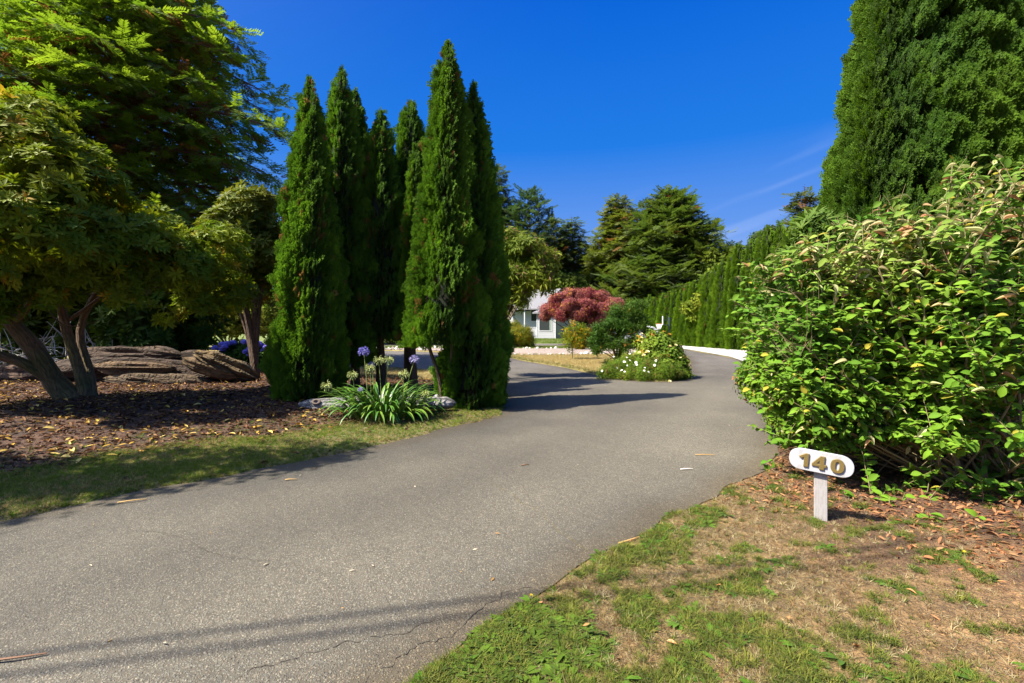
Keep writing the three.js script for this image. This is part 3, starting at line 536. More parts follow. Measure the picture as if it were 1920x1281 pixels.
{ // a tree just outside the frame that shades the strip of grass
  const t = thing('shade_tree', 'broad-leaved tree standing outside the left edge, shading the grass strip', 'tree', [-9.3, 0.1, -2.9]), L = [[0.6, 4.6, -0.6, 0.9], [1.6, 5.0, -0.9, 0.8], [2.5, 5.2, -1.2, 0.75], [3.1, 5.0, -1.5, 0.6], [0.2, 5.4, 0.4, 1.0], [1.4, 4.0, -0.2, 0.8], [2.3, 4.4, -0.6, 0.6]];
  leafy(t, { lobes: L, n: 2600, geo: clumpRound, size: 0.22, seed: 43, colors: [[0.105, 0.185, 0.010], [0.2, 0.24, 0.015]], mat: leafGloss, shell: 0.8, gap: -0.03, freq: 1.8, trunk: limbsTo(L, 0.1) });
}
// shrubs and trees of the middle distance
const mids = [
  ['rhododendron_shrub', 'sunlit yellow-green rhododendron with dark forked stems between the log and the column-shaped clump', 'shrub', [478, 690], [[468, 405, 12.4, 0.75], [500, 465, 12.6, 0.75], [432, 440, 12.2, 0.7], [492, 545, 12.6, 0.5], [445, 530, 12.2, 0.5], [410, 490, 12.4, 0.5], [480, 375, 12.5, 0.4]], 2600, rosettes, 0.19, [[0.15, 0.19, 0.01], [0.26, 0.26, 0.02]], { mat: leafGloss, rosette: true, limb: 0.1, bark: barkBrown, gap: -0.1, freq: 2.4, accent: [[0.5, 0.33, 0.03], 0.08] }],
  ['rhododendron_shrub', 'dark green rhododendron mass behind the rotten log', 'shrub', [300, 668], [[300, 560, 17.5, 1.3], [360, 540, 18, 1.3], [250, 610, 16.5, 1.0], [200, 560, 17.5, 1.5], [370, 615, 17.5, 0.9], [120, 580, 16.5, 1.3], [40, 590, 16.5, 1.4], [-40, 580, 16.5, 1.4], [160, 630, 16, 0.8], [60, 640, 16, 0.8], [-20, 650, 16, 0.8], [300, 630, 16.5, 0.8], [235, 600, 13.4, 0.6], [222, 640, 13.2, 0.42], [250, 645, 13.2, 0.4]], 4800, rosettes, 0.3, [[0.085, 0.15, 0.012], [0.15, 0.20, 0.014]], { mat: leafGloss, gap: -0.1, rosette: true, limb: 0.1, bark: barkBrown }],
  ['bay_tree', 'leaning tree with leathery sunlit leaves behind the right end of the column-shaped clump', 'tree', [912, 676], [[985, 480, 14, 0.62], [1008, 520, 14, 0.55], [960, 530, 14, 0.6], [950, 460, 14.2, 0.5], [968, 556, 13.9, 0.36], [945, 585, 14, 0.34], [1025, 490, 14.2, 0.35], [905, 560, 14.3, 0.5], [872, 470, 12, 0.6], [890, 530, 12, 0.6], [850, 430, 12.2, 0.5], [880, 400, 12.2, 0.4]], 4800, clumpNarrow, 0.19, [[0.135, 0.21, 0.010], [0.28, 0.32, 0.02]], { mat: leafGloss, accent: [[0.22, 0.12, 0.05], 0.1], limb: 0.06, bark: barkGrey, shell: 0.85, gap: -0.12, freq: 2.6 }],  // lobes hidden behind the clump are added to fill out the driveway shadow
  ['round_shrub', 'rounded golden-green shrub in front of the white house', 'shrub', [972, 651], [[960, 632, 33, 0.65], [980, 628, 33, 0.75], [988, 638, 33, 0.6], [965, 615, 33.5, 0.5], [950, 640, 33, 0.5]], 2600, clumpFine, 0.2, [[0.10, 0.15, 0.01], [0.22, 0.20, 0.012]], { accent: [[0.42, 0.27, 0.01], 0.1], limb: 0.03 }],
  ['bare_shrub', 'low thin-stemmed shrub with bare legs left of the rounded golden-green one', 'shrub', [945, 651], [[938, 630, 32.5, 0.5], [950, 632, 32.5, 0.45], [930, 638, 32.5, 0.4]], 420, clumpNarrow, 0.2, [[0.07, 0.12, 0.01], [0.12, 0.17, 0.02]], { limb: 0.025, mat: leafSatin }],
  ['red_maple', 'wide red and salmon maple with layered drooping foliage in front of the house', 'tree', [1092, 641], [[1030, 583, 38, 0.85], [1050, 565, 38, 1.0], [1075, 556, 38.5, 1.0], [1100, 556, 38.5, 1.0], [1125, 560, 38.5, 0.95], [1148, 572, 38, 0.9], [1155, 590, 38, 0.6], [1120, 592, 37.3, 0.9], [1085, 588, 37.2, 0.95], [1055, 592, 37.3, 0.75], [1100, 575, 37, 0.9], [1070, 574, 37, 0.8], [1130, 580, 37.2, 0.8], [1022, 595, 37.8, 0.45]], 11000, clumpMaple, 0.25, [[0.24, 0.040, 0.052], [0.38, 0.145, 0.115]], { flat: 0.62, droop: 0.75, accent: [[0.42, 0.19, 0.05], 0.14], limb: 0.09, bark: barkBrown, shell: 0.6, gap: -0.08, freq: 1.7, mat: leafThin }],
  ['sapling', 'slender young tree with a thin bare stem standing on the dry lawn', 'tree', [1073, 675], [[1070, 640, 21.4, 0.32], [1082, 628, 21.4, 0.3], [1062, 622, 21.4, 0.28], [1077, 612, 21.4, 0.25], [1090, 618, 21.4, 0.25], [1072, 652, 21.4, 0.2]], 190, clumpNarrow, 0.15, [[0.10, 0.18, 0.01], [0.22, 0.24, 0.01]], { limb: 0.02, accent: [[0.5, 0.3, 0.01], 0.14], one: true }],
  ['golden_shrub', 'small shrub with bright yellow and orange leaves behind the slender young tree', 'shrub', [1094, 655], [[1092, 630, 30, 0.4], [1084, 638, 30, 0.45], [1100, 627, 30, 0.4], [1088, 645, 30, 0.4], [1104, 636, 30.3, 0.4]], 620, clumpRound, 0.2, [[0.30, 0.22, 0.008], [0.52, 0.28, 0.01]], { accent: [[0.08, 0.13, 0.01], 0.25], limb: 0.03 }],
  ['dark_shrub', 'dark bronze shrub under the right side of the red maple', 'shrub', [1112, 652], [[1112, 630, 32.5, 0.7], [1125, 622, 32.5, 0.8], [1135, 634, 32.5, 0.7], [1105, 640, 32.5, 0.5], [1150, 622, 33, 0.8]], 1100, clumpFine, 0.28, [[0.04, 0.035, 0.012], [0.07, 0.06, 0.015]], { limb: 0.05 }],
  ['peach_tree', 'small fruit tree with long glossy drooping leaves behind the white-flowered bush', 'tree', [1158, 681], [[1160, 590, 19.2, 0.45], [1185, 580, 19.2, 0.4], [1200, 570, 19.4, 0.3], [1150, 612, 19, 0.45], [1125, 620, 19, 0.4], [1115, 640, 19, 0.3], [1175, 612, 19, 0.5], [1200, 605, 19.2, 0.4], [1215, 620, 19.3, 0.25], [1145, 640, 18.9, 0.4], [1170, 648, 18.9, 0.35], [1120, 655, 18.8, 0.2], [1190, 640, 19.2, 0.3], [1165, 668, 18.9, 0.18]], 2600, clumpNarrow, 0.15, [[0.06, 0.145, 0.012], [0.11, 0.20, 0.02]], { mat: leafGloss, droop: 0.7, limb: 0.035, shell: 0.9, gap: -0.12, freq: 3, accent: [[0.34, 0.16, 0.02], 0.02] }],
  ['maple_shoot', 'yellow-green leafy shrub leaning out of the far row of slim conifers', 'shrub', [1318, 653], [[1292, 580, 34, 0.55], [1316, 566, 33.6, 0.6], [1332, 580, 33.2, 0.45], [1300, 600, 33.8, 0.4]], 420, clumpRound, 0.34, [[0.12, 0.175, 0.01], [0.21, 0.235, 0.015]], { limb: 0.05, gap: -0.05, shell: 0.9 }],
  ['olive_tree', 'olive-green leafy tree rising behind the far row of slim conifers, left one', 'tree', [1345, 640], [[1345, 530, 48, 2.0], [1325, 550, 48, 1.8], [1355, 500, 48.5, 1.3], [1335, 490, 49, 1.1], [1310, 575, 48, 1.5], [1375, 545, 48, 1.8]], 2600, clumpRound, 0.7, [[0.085, 0.135, 0.010], [0.14, 0.18, 0.012]], { limb: 0.2, gap: -0.1, freq: 0.9, shell: 0.8 }],
  ['olive_tree', 'olive-green tree with two knobbly tops behind the far row of slim conifers', 'tree', [1400, 640], [[1390, 505, 46, 1.0], [1382, 478, 46.5, 0.8], [1415, 505, 46, 1.2], [1412, 480, 46, 0.7], [1445, 505, 45, 1.3], [1400, 535, 46, 1.8], [1450, 530, 45, 1.8]], 2600, clumpRound, 0.6, [[0.08, 0.13, 0.010], [0.135, 0.175, 0.012]], { limb: 0.2, gap: -0.1, freq: 0.9, shell: 0.8 }],
  ['pale_tree', 'dark blue-green round-headed tree poking above the far row near the tall hedge', 'tree', [1430, 636], [[1425, 455, 50, 1.0], [1440, 450, 50, 1.0], [1418, 468, 50, 0.8], [1448, 440, 50, 0.8]], 700, clumpRound, 0.6, [[0.035, 0.07, 0.02], [0.06, 0.09, 0.025]], { limb: 0.15 }],
  ['laurel_shrub', 'broad green shrub mass far behind the stems of the column-shaped clump', 'shrub', [740, 648], [[700, 600, 38, 1.4], [740, 605, 38, 1.3], [790, 600, 38, 1.5], [660, 595, 39, 1.5], [840, 598, 38, 1.4], [610, 590, 39, 1.6], [560, 590, 39, 1.6]], 2600, clumpRound, 0.6, [[0.09, 0.14, 0.01], [0.16, 0.19, 0.014]], { limb: 0.08 }],
  ['laurel_shrub', 'pale sunlit shrub mass in the gaps behind the big rhododendron trunks', 'shrub', [430, 650], [[430, 590, 30, 1.3], [380, 585, 30, 1.3], [330, 580, 31, 1.4], [500, 590, 30, 1.2], [470, 540, 31, 1.2], [260, 570, 31, 1.6], [160, 560, 31, 1.7], [60, 560, 31, 1.7]], 3600, clumpRound, 0.5, [[0.12, 0.16, 0.012], [0.22, 0.22, 0.03]], { limb: 0.08 }],
  ['leafy_backdrop_tree', 'green leafy tree crown between the red maple and the leathery-leaved tree', 'tree', [1040, 638], [[1030, 545, 56, 1.8], [1055, 540, 56, 1.8], [1000, 540, 56, 2.0], [1080, 550, 57, 2.0], [960, 545, 56, 2.2]], 2200, clumpRound, 0.7, [[0.09, 0.14, 0.012], [0.15, 0.19, 0.016]], { limb: 0.2 }],
];
mids.forEach(([name, label, cat, [bpx, bpy], lobes, n, geo, size, colors, o], k) => {
  const d = o.one || true ? lobes.reduce((a, l) => a + l[2], 0) / lobes.length : 0, bx = (bpx - 960) / FPX * d, base = [bx, gy(bx, -d), -d], t = thing(name, label, cat, base), L = lobesAt(base, lobes);
  const { limb, one, ...rest } = o;
  const tr = one ? [[[[0, -0.1, 0], [0.02, 0.5, 0], [0, 1, 0], [0.03, 1.75, 0]], 0.022, 0.008], ...limbsTo(L.slice(0, 4), 0.012, 0, 0, 0.7)] : limbsTo(L, limb);
  leafy(t, { lobes: L, n, geo, size, seed: 500 + k * 11, colors, trunk: tr, ...rest });
});
// woods closing the horizon
{
  const R_ = rng(71), ins = new Inst();
  for (let k = 0; k < 12000; k++) {
    const a = -2.2 + 3.2 * R_(), r = 78 + 26 * R_(), x = Math.sin(a) * r, z = -Math.cos(a) * r, top = 7 + 4 * fbm(a * 14, 3, 1, 3) * 2, y = top * Math.pow(R_(), 0.7), c = mulc(mixc([0.035, 0.07, 0.016], [0.07, 0.10, 0.014], R_()), 0.8 + 0.4 * R_());
    ins.add([x, y, z], [R_() - 0.5, R_(), R_() - 0.5], [R_() - 0.5, 0.6, R_() - 0.5], 1.5 * (0.6 + 0.8 * R_()), c);
  }
  tag(ins.build('woods', clumpRound, leafSatin, scene), 'dark far woods closing the view behind the garden trees', 'woods');
}
// ------------------------------------------------------------------ broad-leaved shrub at the right
{
  const base = [4.45, 0.06, -4.55], t = thing('broad_leaved_shrub', 'big arching shrub with bright cupped leaves, some dried to cream, behind the house number sign', 'shrub', base);
  const R_ = rng(19), stems = new GB(), leaves = [], shapes = [leafGeo(1, 0.62, 0.56, 0.35, 0.35, 6, 1.1), leafGeo(1, 0.7, 0.6, 0.5, 0.15, 6, 1.1), leafGeo(1, 0.55, 0.5, 0.2, 0.6, 6, 1.1)], dry = leafGeo(1, 0.42, 0.5, 1.3, 0.9, 6, 1);
  let shoot = false; const lidAt = (X) => X < 2.9 ? lerp(1.75, 2.4, (X - 2.2) / 0.7) : X < 3.6 ? lerp(2.4, 2.75, (X - 2.9) / 0.7) : X < 4.4 ? lerp(2.75, 3.2, (X - 3.6) / 0.8) : 3.15;
  const put = (p, dir) => {
    const X = p.x + base[0], Y = p.y + base[1], Z = -(p.z + base[2]); if (Y < 0.06 || Z < 1.2) return;
    const lid = lidAt(X);
    if (Y > lid + 0.22 * fbm(X * 3, Z * 3, 5, 2) || X < 2.55 + 0.3 * fbm(Y * 3, Z * 3, 8, 2) + 0.30 * Math.max(-0.5, 4.9 - Z) * -1 * -1 * 0.6) return;
    if (!shoot && (X < 3.35 && Z < 4.15 || Z < 3.5)) return;
    if (!shoot && Y < 0.34 + 0.14 * (X - 2.7) + 0.1 * fbm(X * 5, Z * 5, 3, 2) && X > 2.6 && Z < 5.0) return;
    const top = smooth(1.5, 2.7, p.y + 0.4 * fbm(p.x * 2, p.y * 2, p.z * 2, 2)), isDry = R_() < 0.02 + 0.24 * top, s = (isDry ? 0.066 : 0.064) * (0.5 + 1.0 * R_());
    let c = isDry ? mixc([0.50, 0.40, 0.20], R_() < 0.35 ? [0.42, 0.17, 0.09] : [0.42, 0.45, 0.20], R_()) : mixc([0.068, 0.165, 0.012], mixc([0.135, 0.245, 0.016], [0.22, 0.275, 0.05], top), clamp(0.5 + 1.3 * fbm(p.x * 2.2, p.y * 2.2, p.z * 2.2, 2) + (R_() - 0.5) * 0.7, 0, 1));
    if (!isDry && R_() < 0.04) c = [0.32, 0.28, 0.03]; c = mulc(c, 0.82 + 0.36 * R_());
    leaves.push([p.toArray(), dir, [-toSun.x * 0 + (R_() - 0.5) * 0.9, 0.75 + (R_() - 0.5) * 0.7, 0.45 + (R_() - 0.5) * 0.9], s, c, isDry ? 3 : Math.floor(R_() * 3)]);
  };
  const runTwig = (p0, d0, L, r, n, bendUp) => { const pts = [p0.clone()], d = d0.clone().normalize(); let p = p0.clone(); for (let k = 1; k <= n; k++) { d.y += bendUp / n; d.x += (R_() - 0.5) * 0.24; d.z += (R_() - 0.5) * 0.24; d.y += (R_() - 0.5) * 0.16; d.normalize(); const q = p.clone().add(d.clone().multiplyScalar(L / n)); if (k > 1 && (q.y + base[1] > lidAt(q.x + base[0]) + 0.05 || q.x + base[0] < 2.5 || -(q.z + base[2]) < 3.62 || (q.x + base[0] < 3.4 && -(q.z + base[2]) < 4.2))) break; p = q; pts.push(p); } stems.tube(pts, taper(pts.length, r, r * 0.35), 5); return [pts, d]; };
  const leafRun = (pts, from, gap) => { for (let k = 1; k < pts.length; k++) { const a = pts[k - 1], b = pts[k], L = a.distanceTo(b); if (k / pts.length < from) continue; for (let q = 0; q < L; q += gap) { const p = a.clone().lerp(b, q / L), th = R_() * 6.28, d = b.clone().sub(a).normalize(); for (const s of [0, Math.PI]) { if (R_() < 0.12) continue; const o = V(Math.cos(th + s), Math.sin(th + s) * 0.6 + 0.1, Math.sin(th + s + 1)).add(d.clone().multiplyScalar(0.7)); o.y -= 0.25; put(p, o.toArray()); } } } };
  for (let k = 0; k < 190; k++) {
    const az = R_() * 6.283, low = k % 3 === 0, el = low ? 0.32 + R_() * 0.4 : 0.65 + R_() * 0.85, L = (low ? 2.0 : 2.75) * (0.72 + 0.42 * R_());
    let dx = Math.cos(az), dz = Math.sin(az); if (k < 135) { const a2 = Math.PI + (R_() - 0.5) * 1.9; dx = Math.cos(a2); dz = -Math.abs(Math.sin(a2)) * 0.6 + 0.12; }
    const p0 = V((R_() - 0.5) * 0.8, -0.05, (R_() - 0.5) * 0.5), d0 = V(dx * Math.cos(el), Math.sin(el), dz * Math.cos(el)), [pts] = runTwig(p0, d0, L, 0.011 + 0.008 * R_(), 9, low ? 0.1 : -0.35);
    leafRun(pts.slice(low ? 3 : 5), 0, 0.08);
    for (let q = 3; q < pts.length; q++) for (let w = 0; w < 3; w++) { if (q < 4) continue; const d = pts[q].clone().sub(pts[q - 1]).normalize(), e = V(R_() - 0.5, R_() - 0.35, R_() - 0.5).normalize().add(d).normalize(), [tp] = runTwig(pts[q].clone().lerp(pts[q - 1], R_()), e, 0.28 + 0.3 * R_(), 0.003, 4, -0.2); leafRun(tp, 0, 0.054); }
  }
  shoot = true; // ground shoots in front
  for (let k = 0; k < 34; k++) { const [tp] = runTwig(V(0.1 + 1.5 * R_(), 0, 0.1 + 0.75 * R_()), V((R_() - 0.7) * 0.9, 0.7 + 0.4 * R_(), (R_() - 0.3) * 0.8), 0.4 + 0.4 * R_(), 0.005, 5, -0.6); leafRun(tp, 0, 0.045); }
  for (let k = 0; k < 64; k++) { const p0 = V(-1.55 + 2.9 * Math.pow(R_(), 0.7), 0.0, 0.15 + 0.75 * R_() * (0.4 + R_())), [tp] = runTwig(p0, V(R_() - 0.5, 0.6 + 0.4 * R_(), R_() - 0.4), 0.22 + 0.3 * R_(), 0.004, 4, -0.5); leafRun(tp, 0, 0.045); }
  const score = leaves.map((a, i) => { const X = a[0][0] + base[0], Y = a[0][1] + base[1], Z = -(a[0][2] + base[2]), px = X / Z * FPX + 960, py = HORIZON - (Y - EYE) / Z * FPX; return [px > 0 && px < 1920 && py > 0 && py < 1281 ? a[3] / Z : 0, i]; }).sort((a, b) => b[0] - a[0]).slice(0, 300), lone = new Set(score.map((s) => s[1]));
  const all = [...shapes, dry], ins = all.map(() => new Inst()), shades = new Map(), mat = new THREE.MeshPhysicalMaterial({ color: 0xffffff, roughness: 0.72, transmission: 0.3, thickness: 0, specularIntensity: 0.15, side: THREE.DoubleSide });
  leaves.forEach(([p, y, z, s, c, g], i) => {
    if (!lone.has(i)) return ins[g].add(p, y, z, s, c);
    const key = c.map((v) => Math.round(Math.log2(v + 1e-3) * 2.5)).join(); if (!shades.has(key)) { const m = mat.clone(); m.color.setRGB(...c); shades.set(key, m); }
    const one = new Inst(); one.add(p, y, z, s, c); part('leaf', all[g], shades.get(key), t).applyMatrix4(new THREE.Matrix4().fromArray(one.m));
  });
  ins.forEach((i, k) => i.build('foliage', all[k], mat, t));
  part('stem', stems.geo(), std({ color: rgb(0.20, 0.155, 0.07), roughness: 0.85 }), t);
  console.log('shrub leaves', leaves.length, 'stem tris', stems.i.length / 3);
}
{ // narrow-leaved shrub and the low ground shrub next to it
  const t = thing('narrow_leaved_shrub', 'upright narrow-leaved shrub between the arching shrub and the left edge of the tall hedge', 'shrub', [4.55, 0.05, -7.2]);
  leafy(t, { lobes: [[-0.2, 2.3, 0, 0.38], [-0.02, 2.7, 0, 0.34], [0.12, 2.95, -0.1, 0.26], [-0.4, 1.9, 0, 0.4], [-0.5, 1.4, 0, 0.4], [-0.2, 1.6, 0.2, 0.5], [-0.55, 0.9, 0, 0.4]], n: 1100, geo: rosetteGeo(9, 7, leafNarrow, 0.6), size: 0.2, seed: 90, colors: [[0.09, 0.17, 0.014], [0.17, 0.24, 0.03]], mat: leafGloss, rosette: true, trunk: limbsTo([[-0.25, 2.35, 0, 0.5], [0.1, 2.8, 0, 0.45], [-0.75, 1.5, 0, 0.5]], 0.03) });
  const [x, z] = G(1512, 842), b = thing('low_shrub', 'low small-leaved green shrub hugging the driveway edge behind the sign', 'shrub', [x, 0.05, z]);
  leafy(b, { lobes: [[0, 0.3, 0, 0.32], [-0.16, 0.42, -0.25, 0.3], [0.35, 0.35, 0, 0.35], [-0.2, 0.2, -0.05, 0.2], [0.1, 0.6, -0.35, 0.35], [0.5, 0.65, -0.3, 0.35], [-0.18, 0.75, -0.7, 0.35]], n: 2600, geo: clumpRound, size: 0.085, seed: 93, colors: [[0.07, 0.135, 0.012], [0.12, 0.18, 0.015]], mat: leafSatin, accent: [[0.4, 0.12, 0.02], 0.012], trunk: limbsTo([[0, 0.3, 0, 0.3], [0.35, 0.35, 0, 0.3], [-0.1, 0.6, -0.4, 0.3]], 0.015) });
}
// ------------------------------------------------------------------ house number sign
{
  const [x, z] = G(1539, 985), t = thing('house_number_sign', 'white rounded board with the house number 140 on a short square post', 'sign', [x, gy(x, z) - 0.005, z]);
  const paint = tileTexture(256, (d, n) => { for (let y = 0; y < n; y++) for (let x = 0; x < n; x++) { const u = x / n, v = y / n, a = tnoise(u * 6, v * 4, 12, 3) * 0.5 + tnoise(u * 30, v * 14, 60, 4) * 0.3, st = smooth(0.35, 0.75, tnoise(u * 9, v * 3, 18, 7)), k = 0.955 + 0.03 * a - 0.05 * st; d.set([k * 255, (k - 0.008 * st) * 255, (k - 0.02 * st) * 255, 255], (y * n + x) * 4); } }); paint.repeat.set(1.9, 4);
  const postMat = std({ color: rgb(0.35, 0.325, 0.31), map: paint, roughness: 0.75, bumpMap: rep(barkTex[1], 3), bumpScale: 0.0006 });
  t.rotation.y = -0.55; t.scale.setScalar(0.8);
  const post = new RoundedBoxGeometry(0.112, 0.72, 0.1, 2, 0.006); post.translate(0, 0.16, -0.055); part('post', post, postMat, t);
  const w = 0.26, h = 0.098, ch = 0.13, sh = new THREE.Shape(); // long board with rounded ends
  sh.moveTo(-w + ch * 0.8, -h); sh.lineTo(w - ch * 0.8, -h); sh.bezierCurveTo(w - 0.02, -h, w, -0.045, w, 0); sh.bezierCurveTo(w, 0.045, w - 0.02, h * 0.9, w - ch * 0.75, h); sh.lineTo(-w + ch * 0.75, h); sh.bezierCurveTo(-w + 0.02, h * 0.9, -w, 0.045, -w, 0); sh.bezierCurveTo(-w, -0.045, -w + 0.02, -h, -w + ch * 0.8, -h);
  const bd = new THREE.ExtrudeGeometry(sh, { depth: 0.032, bevelEnabled: true, bevelSize: 0.004, bevelThickness: 0.004, bevelSegments: 2, curveSegments: 18 }); bd.translate(0, 0, 0.004); bd.rotateZ(-0.085); bd.translate(0.0, 0.575, 0);
  part('board', bd, std({ color: rgb(0.43, 0.425, 0.44), map: paint, roughness: 0.6, bumpMap: rep(barkTex[1], 2), bumpScale: 0.0008 }), t);
  const font = await new FontLoader().loadAsync('fonts/droid/droid_sans_bold.typeface.json'), ink = std({ color: rgb(0.165, 0.115, 0.035), roughness: 0.45, metalness: 0.2 });
  for (const [ch_, cx] of [['1', -0.142], ['4', -0.012], ['0', 0.133]]) {
    const g = new TextGeometry(ch_, { font, size: 0.125, depth: 0.012, curveSegments: 8, bevelEnabled: true, bevelThickness: 0.002, bevelSize: 0.0035, bevelSegments: 1 }); g.computeBoundingBox(); const b = g.boundingBox; g.translate(-(b.min.x + b.max.x) / 2, -(b.min.y + b.max.y) / 2, 0); g.scale(1.22, 1, 1); g.translate(cx, 0, 0.041); g.rotateZ(-0.085); g.translate(0, 0.575, 0); part('digit', g, ink, t);
  }
}
// ------------------------------------------------------------------ agapanthus
{
  const [x, z] = G(718, 788), base = [x, gy(x, z), z], t = thing('agapanthus_plant', 'strap-leaved clump with blue flower globes and green seed heads at the lawn edge', 'plant', base), R_ = rng(61);
  const mats = [[0.04, 0.115, 0.010], [0.055, 0.145, 0.012], [0.08, 0.175, 0.016], [0.12, 0.20, 0.02]].map((c) => std({ color: rgb(...c), roughness: 0.45, side: THREE.DoubleSide }));
  const strap = (az, L, lift, w, sx, sz) => {
    const g = new GB(), n = 9; let p = V(sx, 0, sz), el = lift, rows = []; const ca = Math.cos(az), sa = Math.sin(az);
    for (let k = 0; k <= n; k++) { const u = k / n, ww = w * (0.55 + 0.45 * Math.sin(Math.min(1, u * 1.6) * Math.PI * 0.5)) * Math.pow(1 - Math.pow(u, 4), 0.7) + 0.0012, cu = 0.3 * ww; rows.push([g.v(p.x - sa * ww, p.y + cu, p.z + ca * ww), g.v(p.x, p.y, p.z), g.v(p.x + sa * ww, p.y + cu, p.z - ca * ww)]); el -= (0.10 + 0.22 * u) * (1.0 + 0.25 * (R_() - 0.5)) * (1.5 / Math.max(0.8, lift + 0.4)); p = p.clone().add(V(ca * Math.cos(el), Math.sin(el), sa * Math.cos(el)).multiplyScalar(L / n)); if (p.y < 0.01) p.y = 0.01 + 0.004 * k; }
    for (let k = 0; k < n; k++) { g.q(rows[k][0], rows[k][1], rows[k + 1][1], rows[k + 1][0]); g.q(rows[k][1], rows[k][2], rows[k + 1][2], rows[k + 1][1]); } return g.geo();
  };
  for (let k = 0; k < 300; k++) { const a = R_() * 6.283, q5 = R_(), r = 0.45 * Math.sqrt(q5), sx = Math.cos(a) * r * 1.25, sz = Math.sin(a) * r * 0.8, az = Math.atan2(sz, sx) + (R_() - 0.5) * 1.6; part('leaf', strap(az, (0.53 + 0.3 * R_()) * (1.12 - 0.2 * q5), Math.min(1.5, 0.85 + 0.5 * R_() + 0.4 * (1 - q5)), 0.013 + 0.007 * R_(), sx, sz), mats[Math.min(3, Math.floor(R_() * 4.2))], t); }
  const stalkM = std({ color: rgb(0.16, 0.21, 0.05), roughness: 0.5 }), seedM = std({ color: rgb(0.33, 0.36, 0.11), roughness: 0.6 }), blueM = new THREE.MeshPhysicalMaterial({ color: rgb(0.15, 0.13, 0.45), roughness: 0.8, transmission: 0.25, thickness: 0, side: THREE.DoubleSide }), paleM = new THREE.MeshPhysicalMaterial({ color: rgb(0.32, 0.28, 0.50), roughness: 0.8, transmission: 0.25, thickness: 0, side: THREE.DoubleSide });
  const petal = leafGeo(1, 0.34, 0.6, 0.5, 0.5, 3), pod = leafGeo(1, 0.24, 0.6, 0.9, 0.1, 3);
  const head = (seed, seedHead, rad) => { const R2 = rng(seed), ps = []; for (let k = 0; k < (seedHead ? 46 : 40); k++) { const y = 1 - 2 * (k + 0.5) / 44, a = k * 2.4, q = Math.sqrt(Math.max(0, 1 - y * y)), d = V(Math.cos(a) * q, seedHead ? y * 0.6 + 0.1 : y * 0.8 + 0.2, Math.sin(a) * q).normalize(); const g = new GB(); g.tube([V(0, 0, 0), d.clone().multiplyScalar(rad * 0.7)], [0.0022, 0.002], 3); const gg = g.geo(); ps.push(gg); const b = d.clone().multiplyScalar(rad * 0.62).toArray(); for (let w = 0; w < (seedHead ? 2 : 4); w++) ps.push(placed(seedHead ? pod : petal, b, [d.x + (R2() - 0.5) * 0.9, d.y - (seedHead ? 0.75 : 0.1) + (R2() - 0.5) * 0.5, d.z + (R2() - 0.5) * 0.9], [R2() - 0.5, R2(), R2() - 0.5], rad * (seedHead ? 0.5 : 0.55))); } return mergeGeometries(ps); };
  for (const [hx, hy, hd, kind, fx] of [[682, 660, 7.9, 'b', 690], [777, 675, 7.75, 'p', 757], [612, 723, 7.5, 's', 668], [661, 702, 7.7, 's', 668], [694, 690, 7.7, 's', 697], [710, 675, 7.8, 's', 716], [729, 674, 7.85, 's', 720], [757, 701, 7.7, 's', 757], [697, 684, 7.95, 'b', 702], [676, 731, 7.55, 'p', 690], [797, 737, 7.7, 's', 770]]) {
    const p = at(hx, hy, hd).sub(V(...base)), f = at(fx, 775, 7.85).sub(V(...base)), small = hy > 725; f.y = 0.1;
    const pts = bend([f, f.clone().lerp(p, 0.5).add(V((f.x - p.x) * 0.12, 0.04, 0)), p], 6), g = new GB(); g.tube(pts, taper(pts.length, 0.0075, 0.0055), 6); part('flower_stalk', g.geo(), stalkM, t);
    const hd_ = head(hx, kind === 's', kind === 's' ? (small ? 0.085 : 0.09) : kind === 'b' ? (hx > 690 ? 0.05 : 0.085) : small ? 0.04 : 0.075); hd_.translate(p.x, p.y, p.z); part('flower_head', hd_, kind === 's' ? seedM : kind === 'b' ? blueM : paleM, t, null, kind === 's' ? 'green seed head' : kind === 'b' ? 'blue flower globe' : 'pale lilac flower globe');
  }
}
// ------------------------------------------------------------------ logs
function logGeo(L, r, seed, rough, seg = 34, n = 60, ends = 0.25) {
  const g = new GB(), rows = [], R = r;
  for (let k = 0; k <= n; k++) { const u = k / n, x = (u - 0.5) * L, row = [], e = Math.min(1, Math.pow(Math.min(u, 1 - u) / ends + 0.03, 0.45)); for (let s = 0; s <= seg; s++) { const th = (s % seg) / seg * 6.2832, c = Math.cos(th), q = Math.sin(th), f = 1 + rough * (1.5 * fbm(x * 0.7 + seed, c * 2.4, q * 2.4 + seed, 4) + 0.9 * fbm(x * 0.35 + seed, c * 7, q * 7, 3) - 1.1 * Math.pow(1 - Math.abs(fbm(x * 0.5 + seed * 2, c * 3.6, q * 3.6, 2)) * 1.6, 5) * 0.95), rr = R * e * f; row.push(g.v(x + 0.5 * rough * R * fbm(c * 4, q * 4, seed, 2) * (u < 0.1 || u > 0.9 ? 3 : 0), rr * c, rr * q, x * 0.8, th * r)); } rows.push(row); }
  for (let k = 0; k < n; k++) for (let s = 0; s < seg; s++) g.q(rows[k][s], rows[k + 1][s], rows[k + 1][s + 1], rows[k][s + 1]);
  return g.geo();
}
const grain = (() => { const t = barkTex[0].clone(), b = barkTex[1].clone(); for (const q of [t, b]) { q.rotation = Math.PI / 2; q.repeat.set(1.2, 2.2); q.needsUpdate = true; } return [t, b]; })();
const woodMat = (c, bump = 0.03) => std({ color: rgb(...c), map: grain[0], bumpMap: grain[1], bumpScale: bump, roughness: 0.95 });
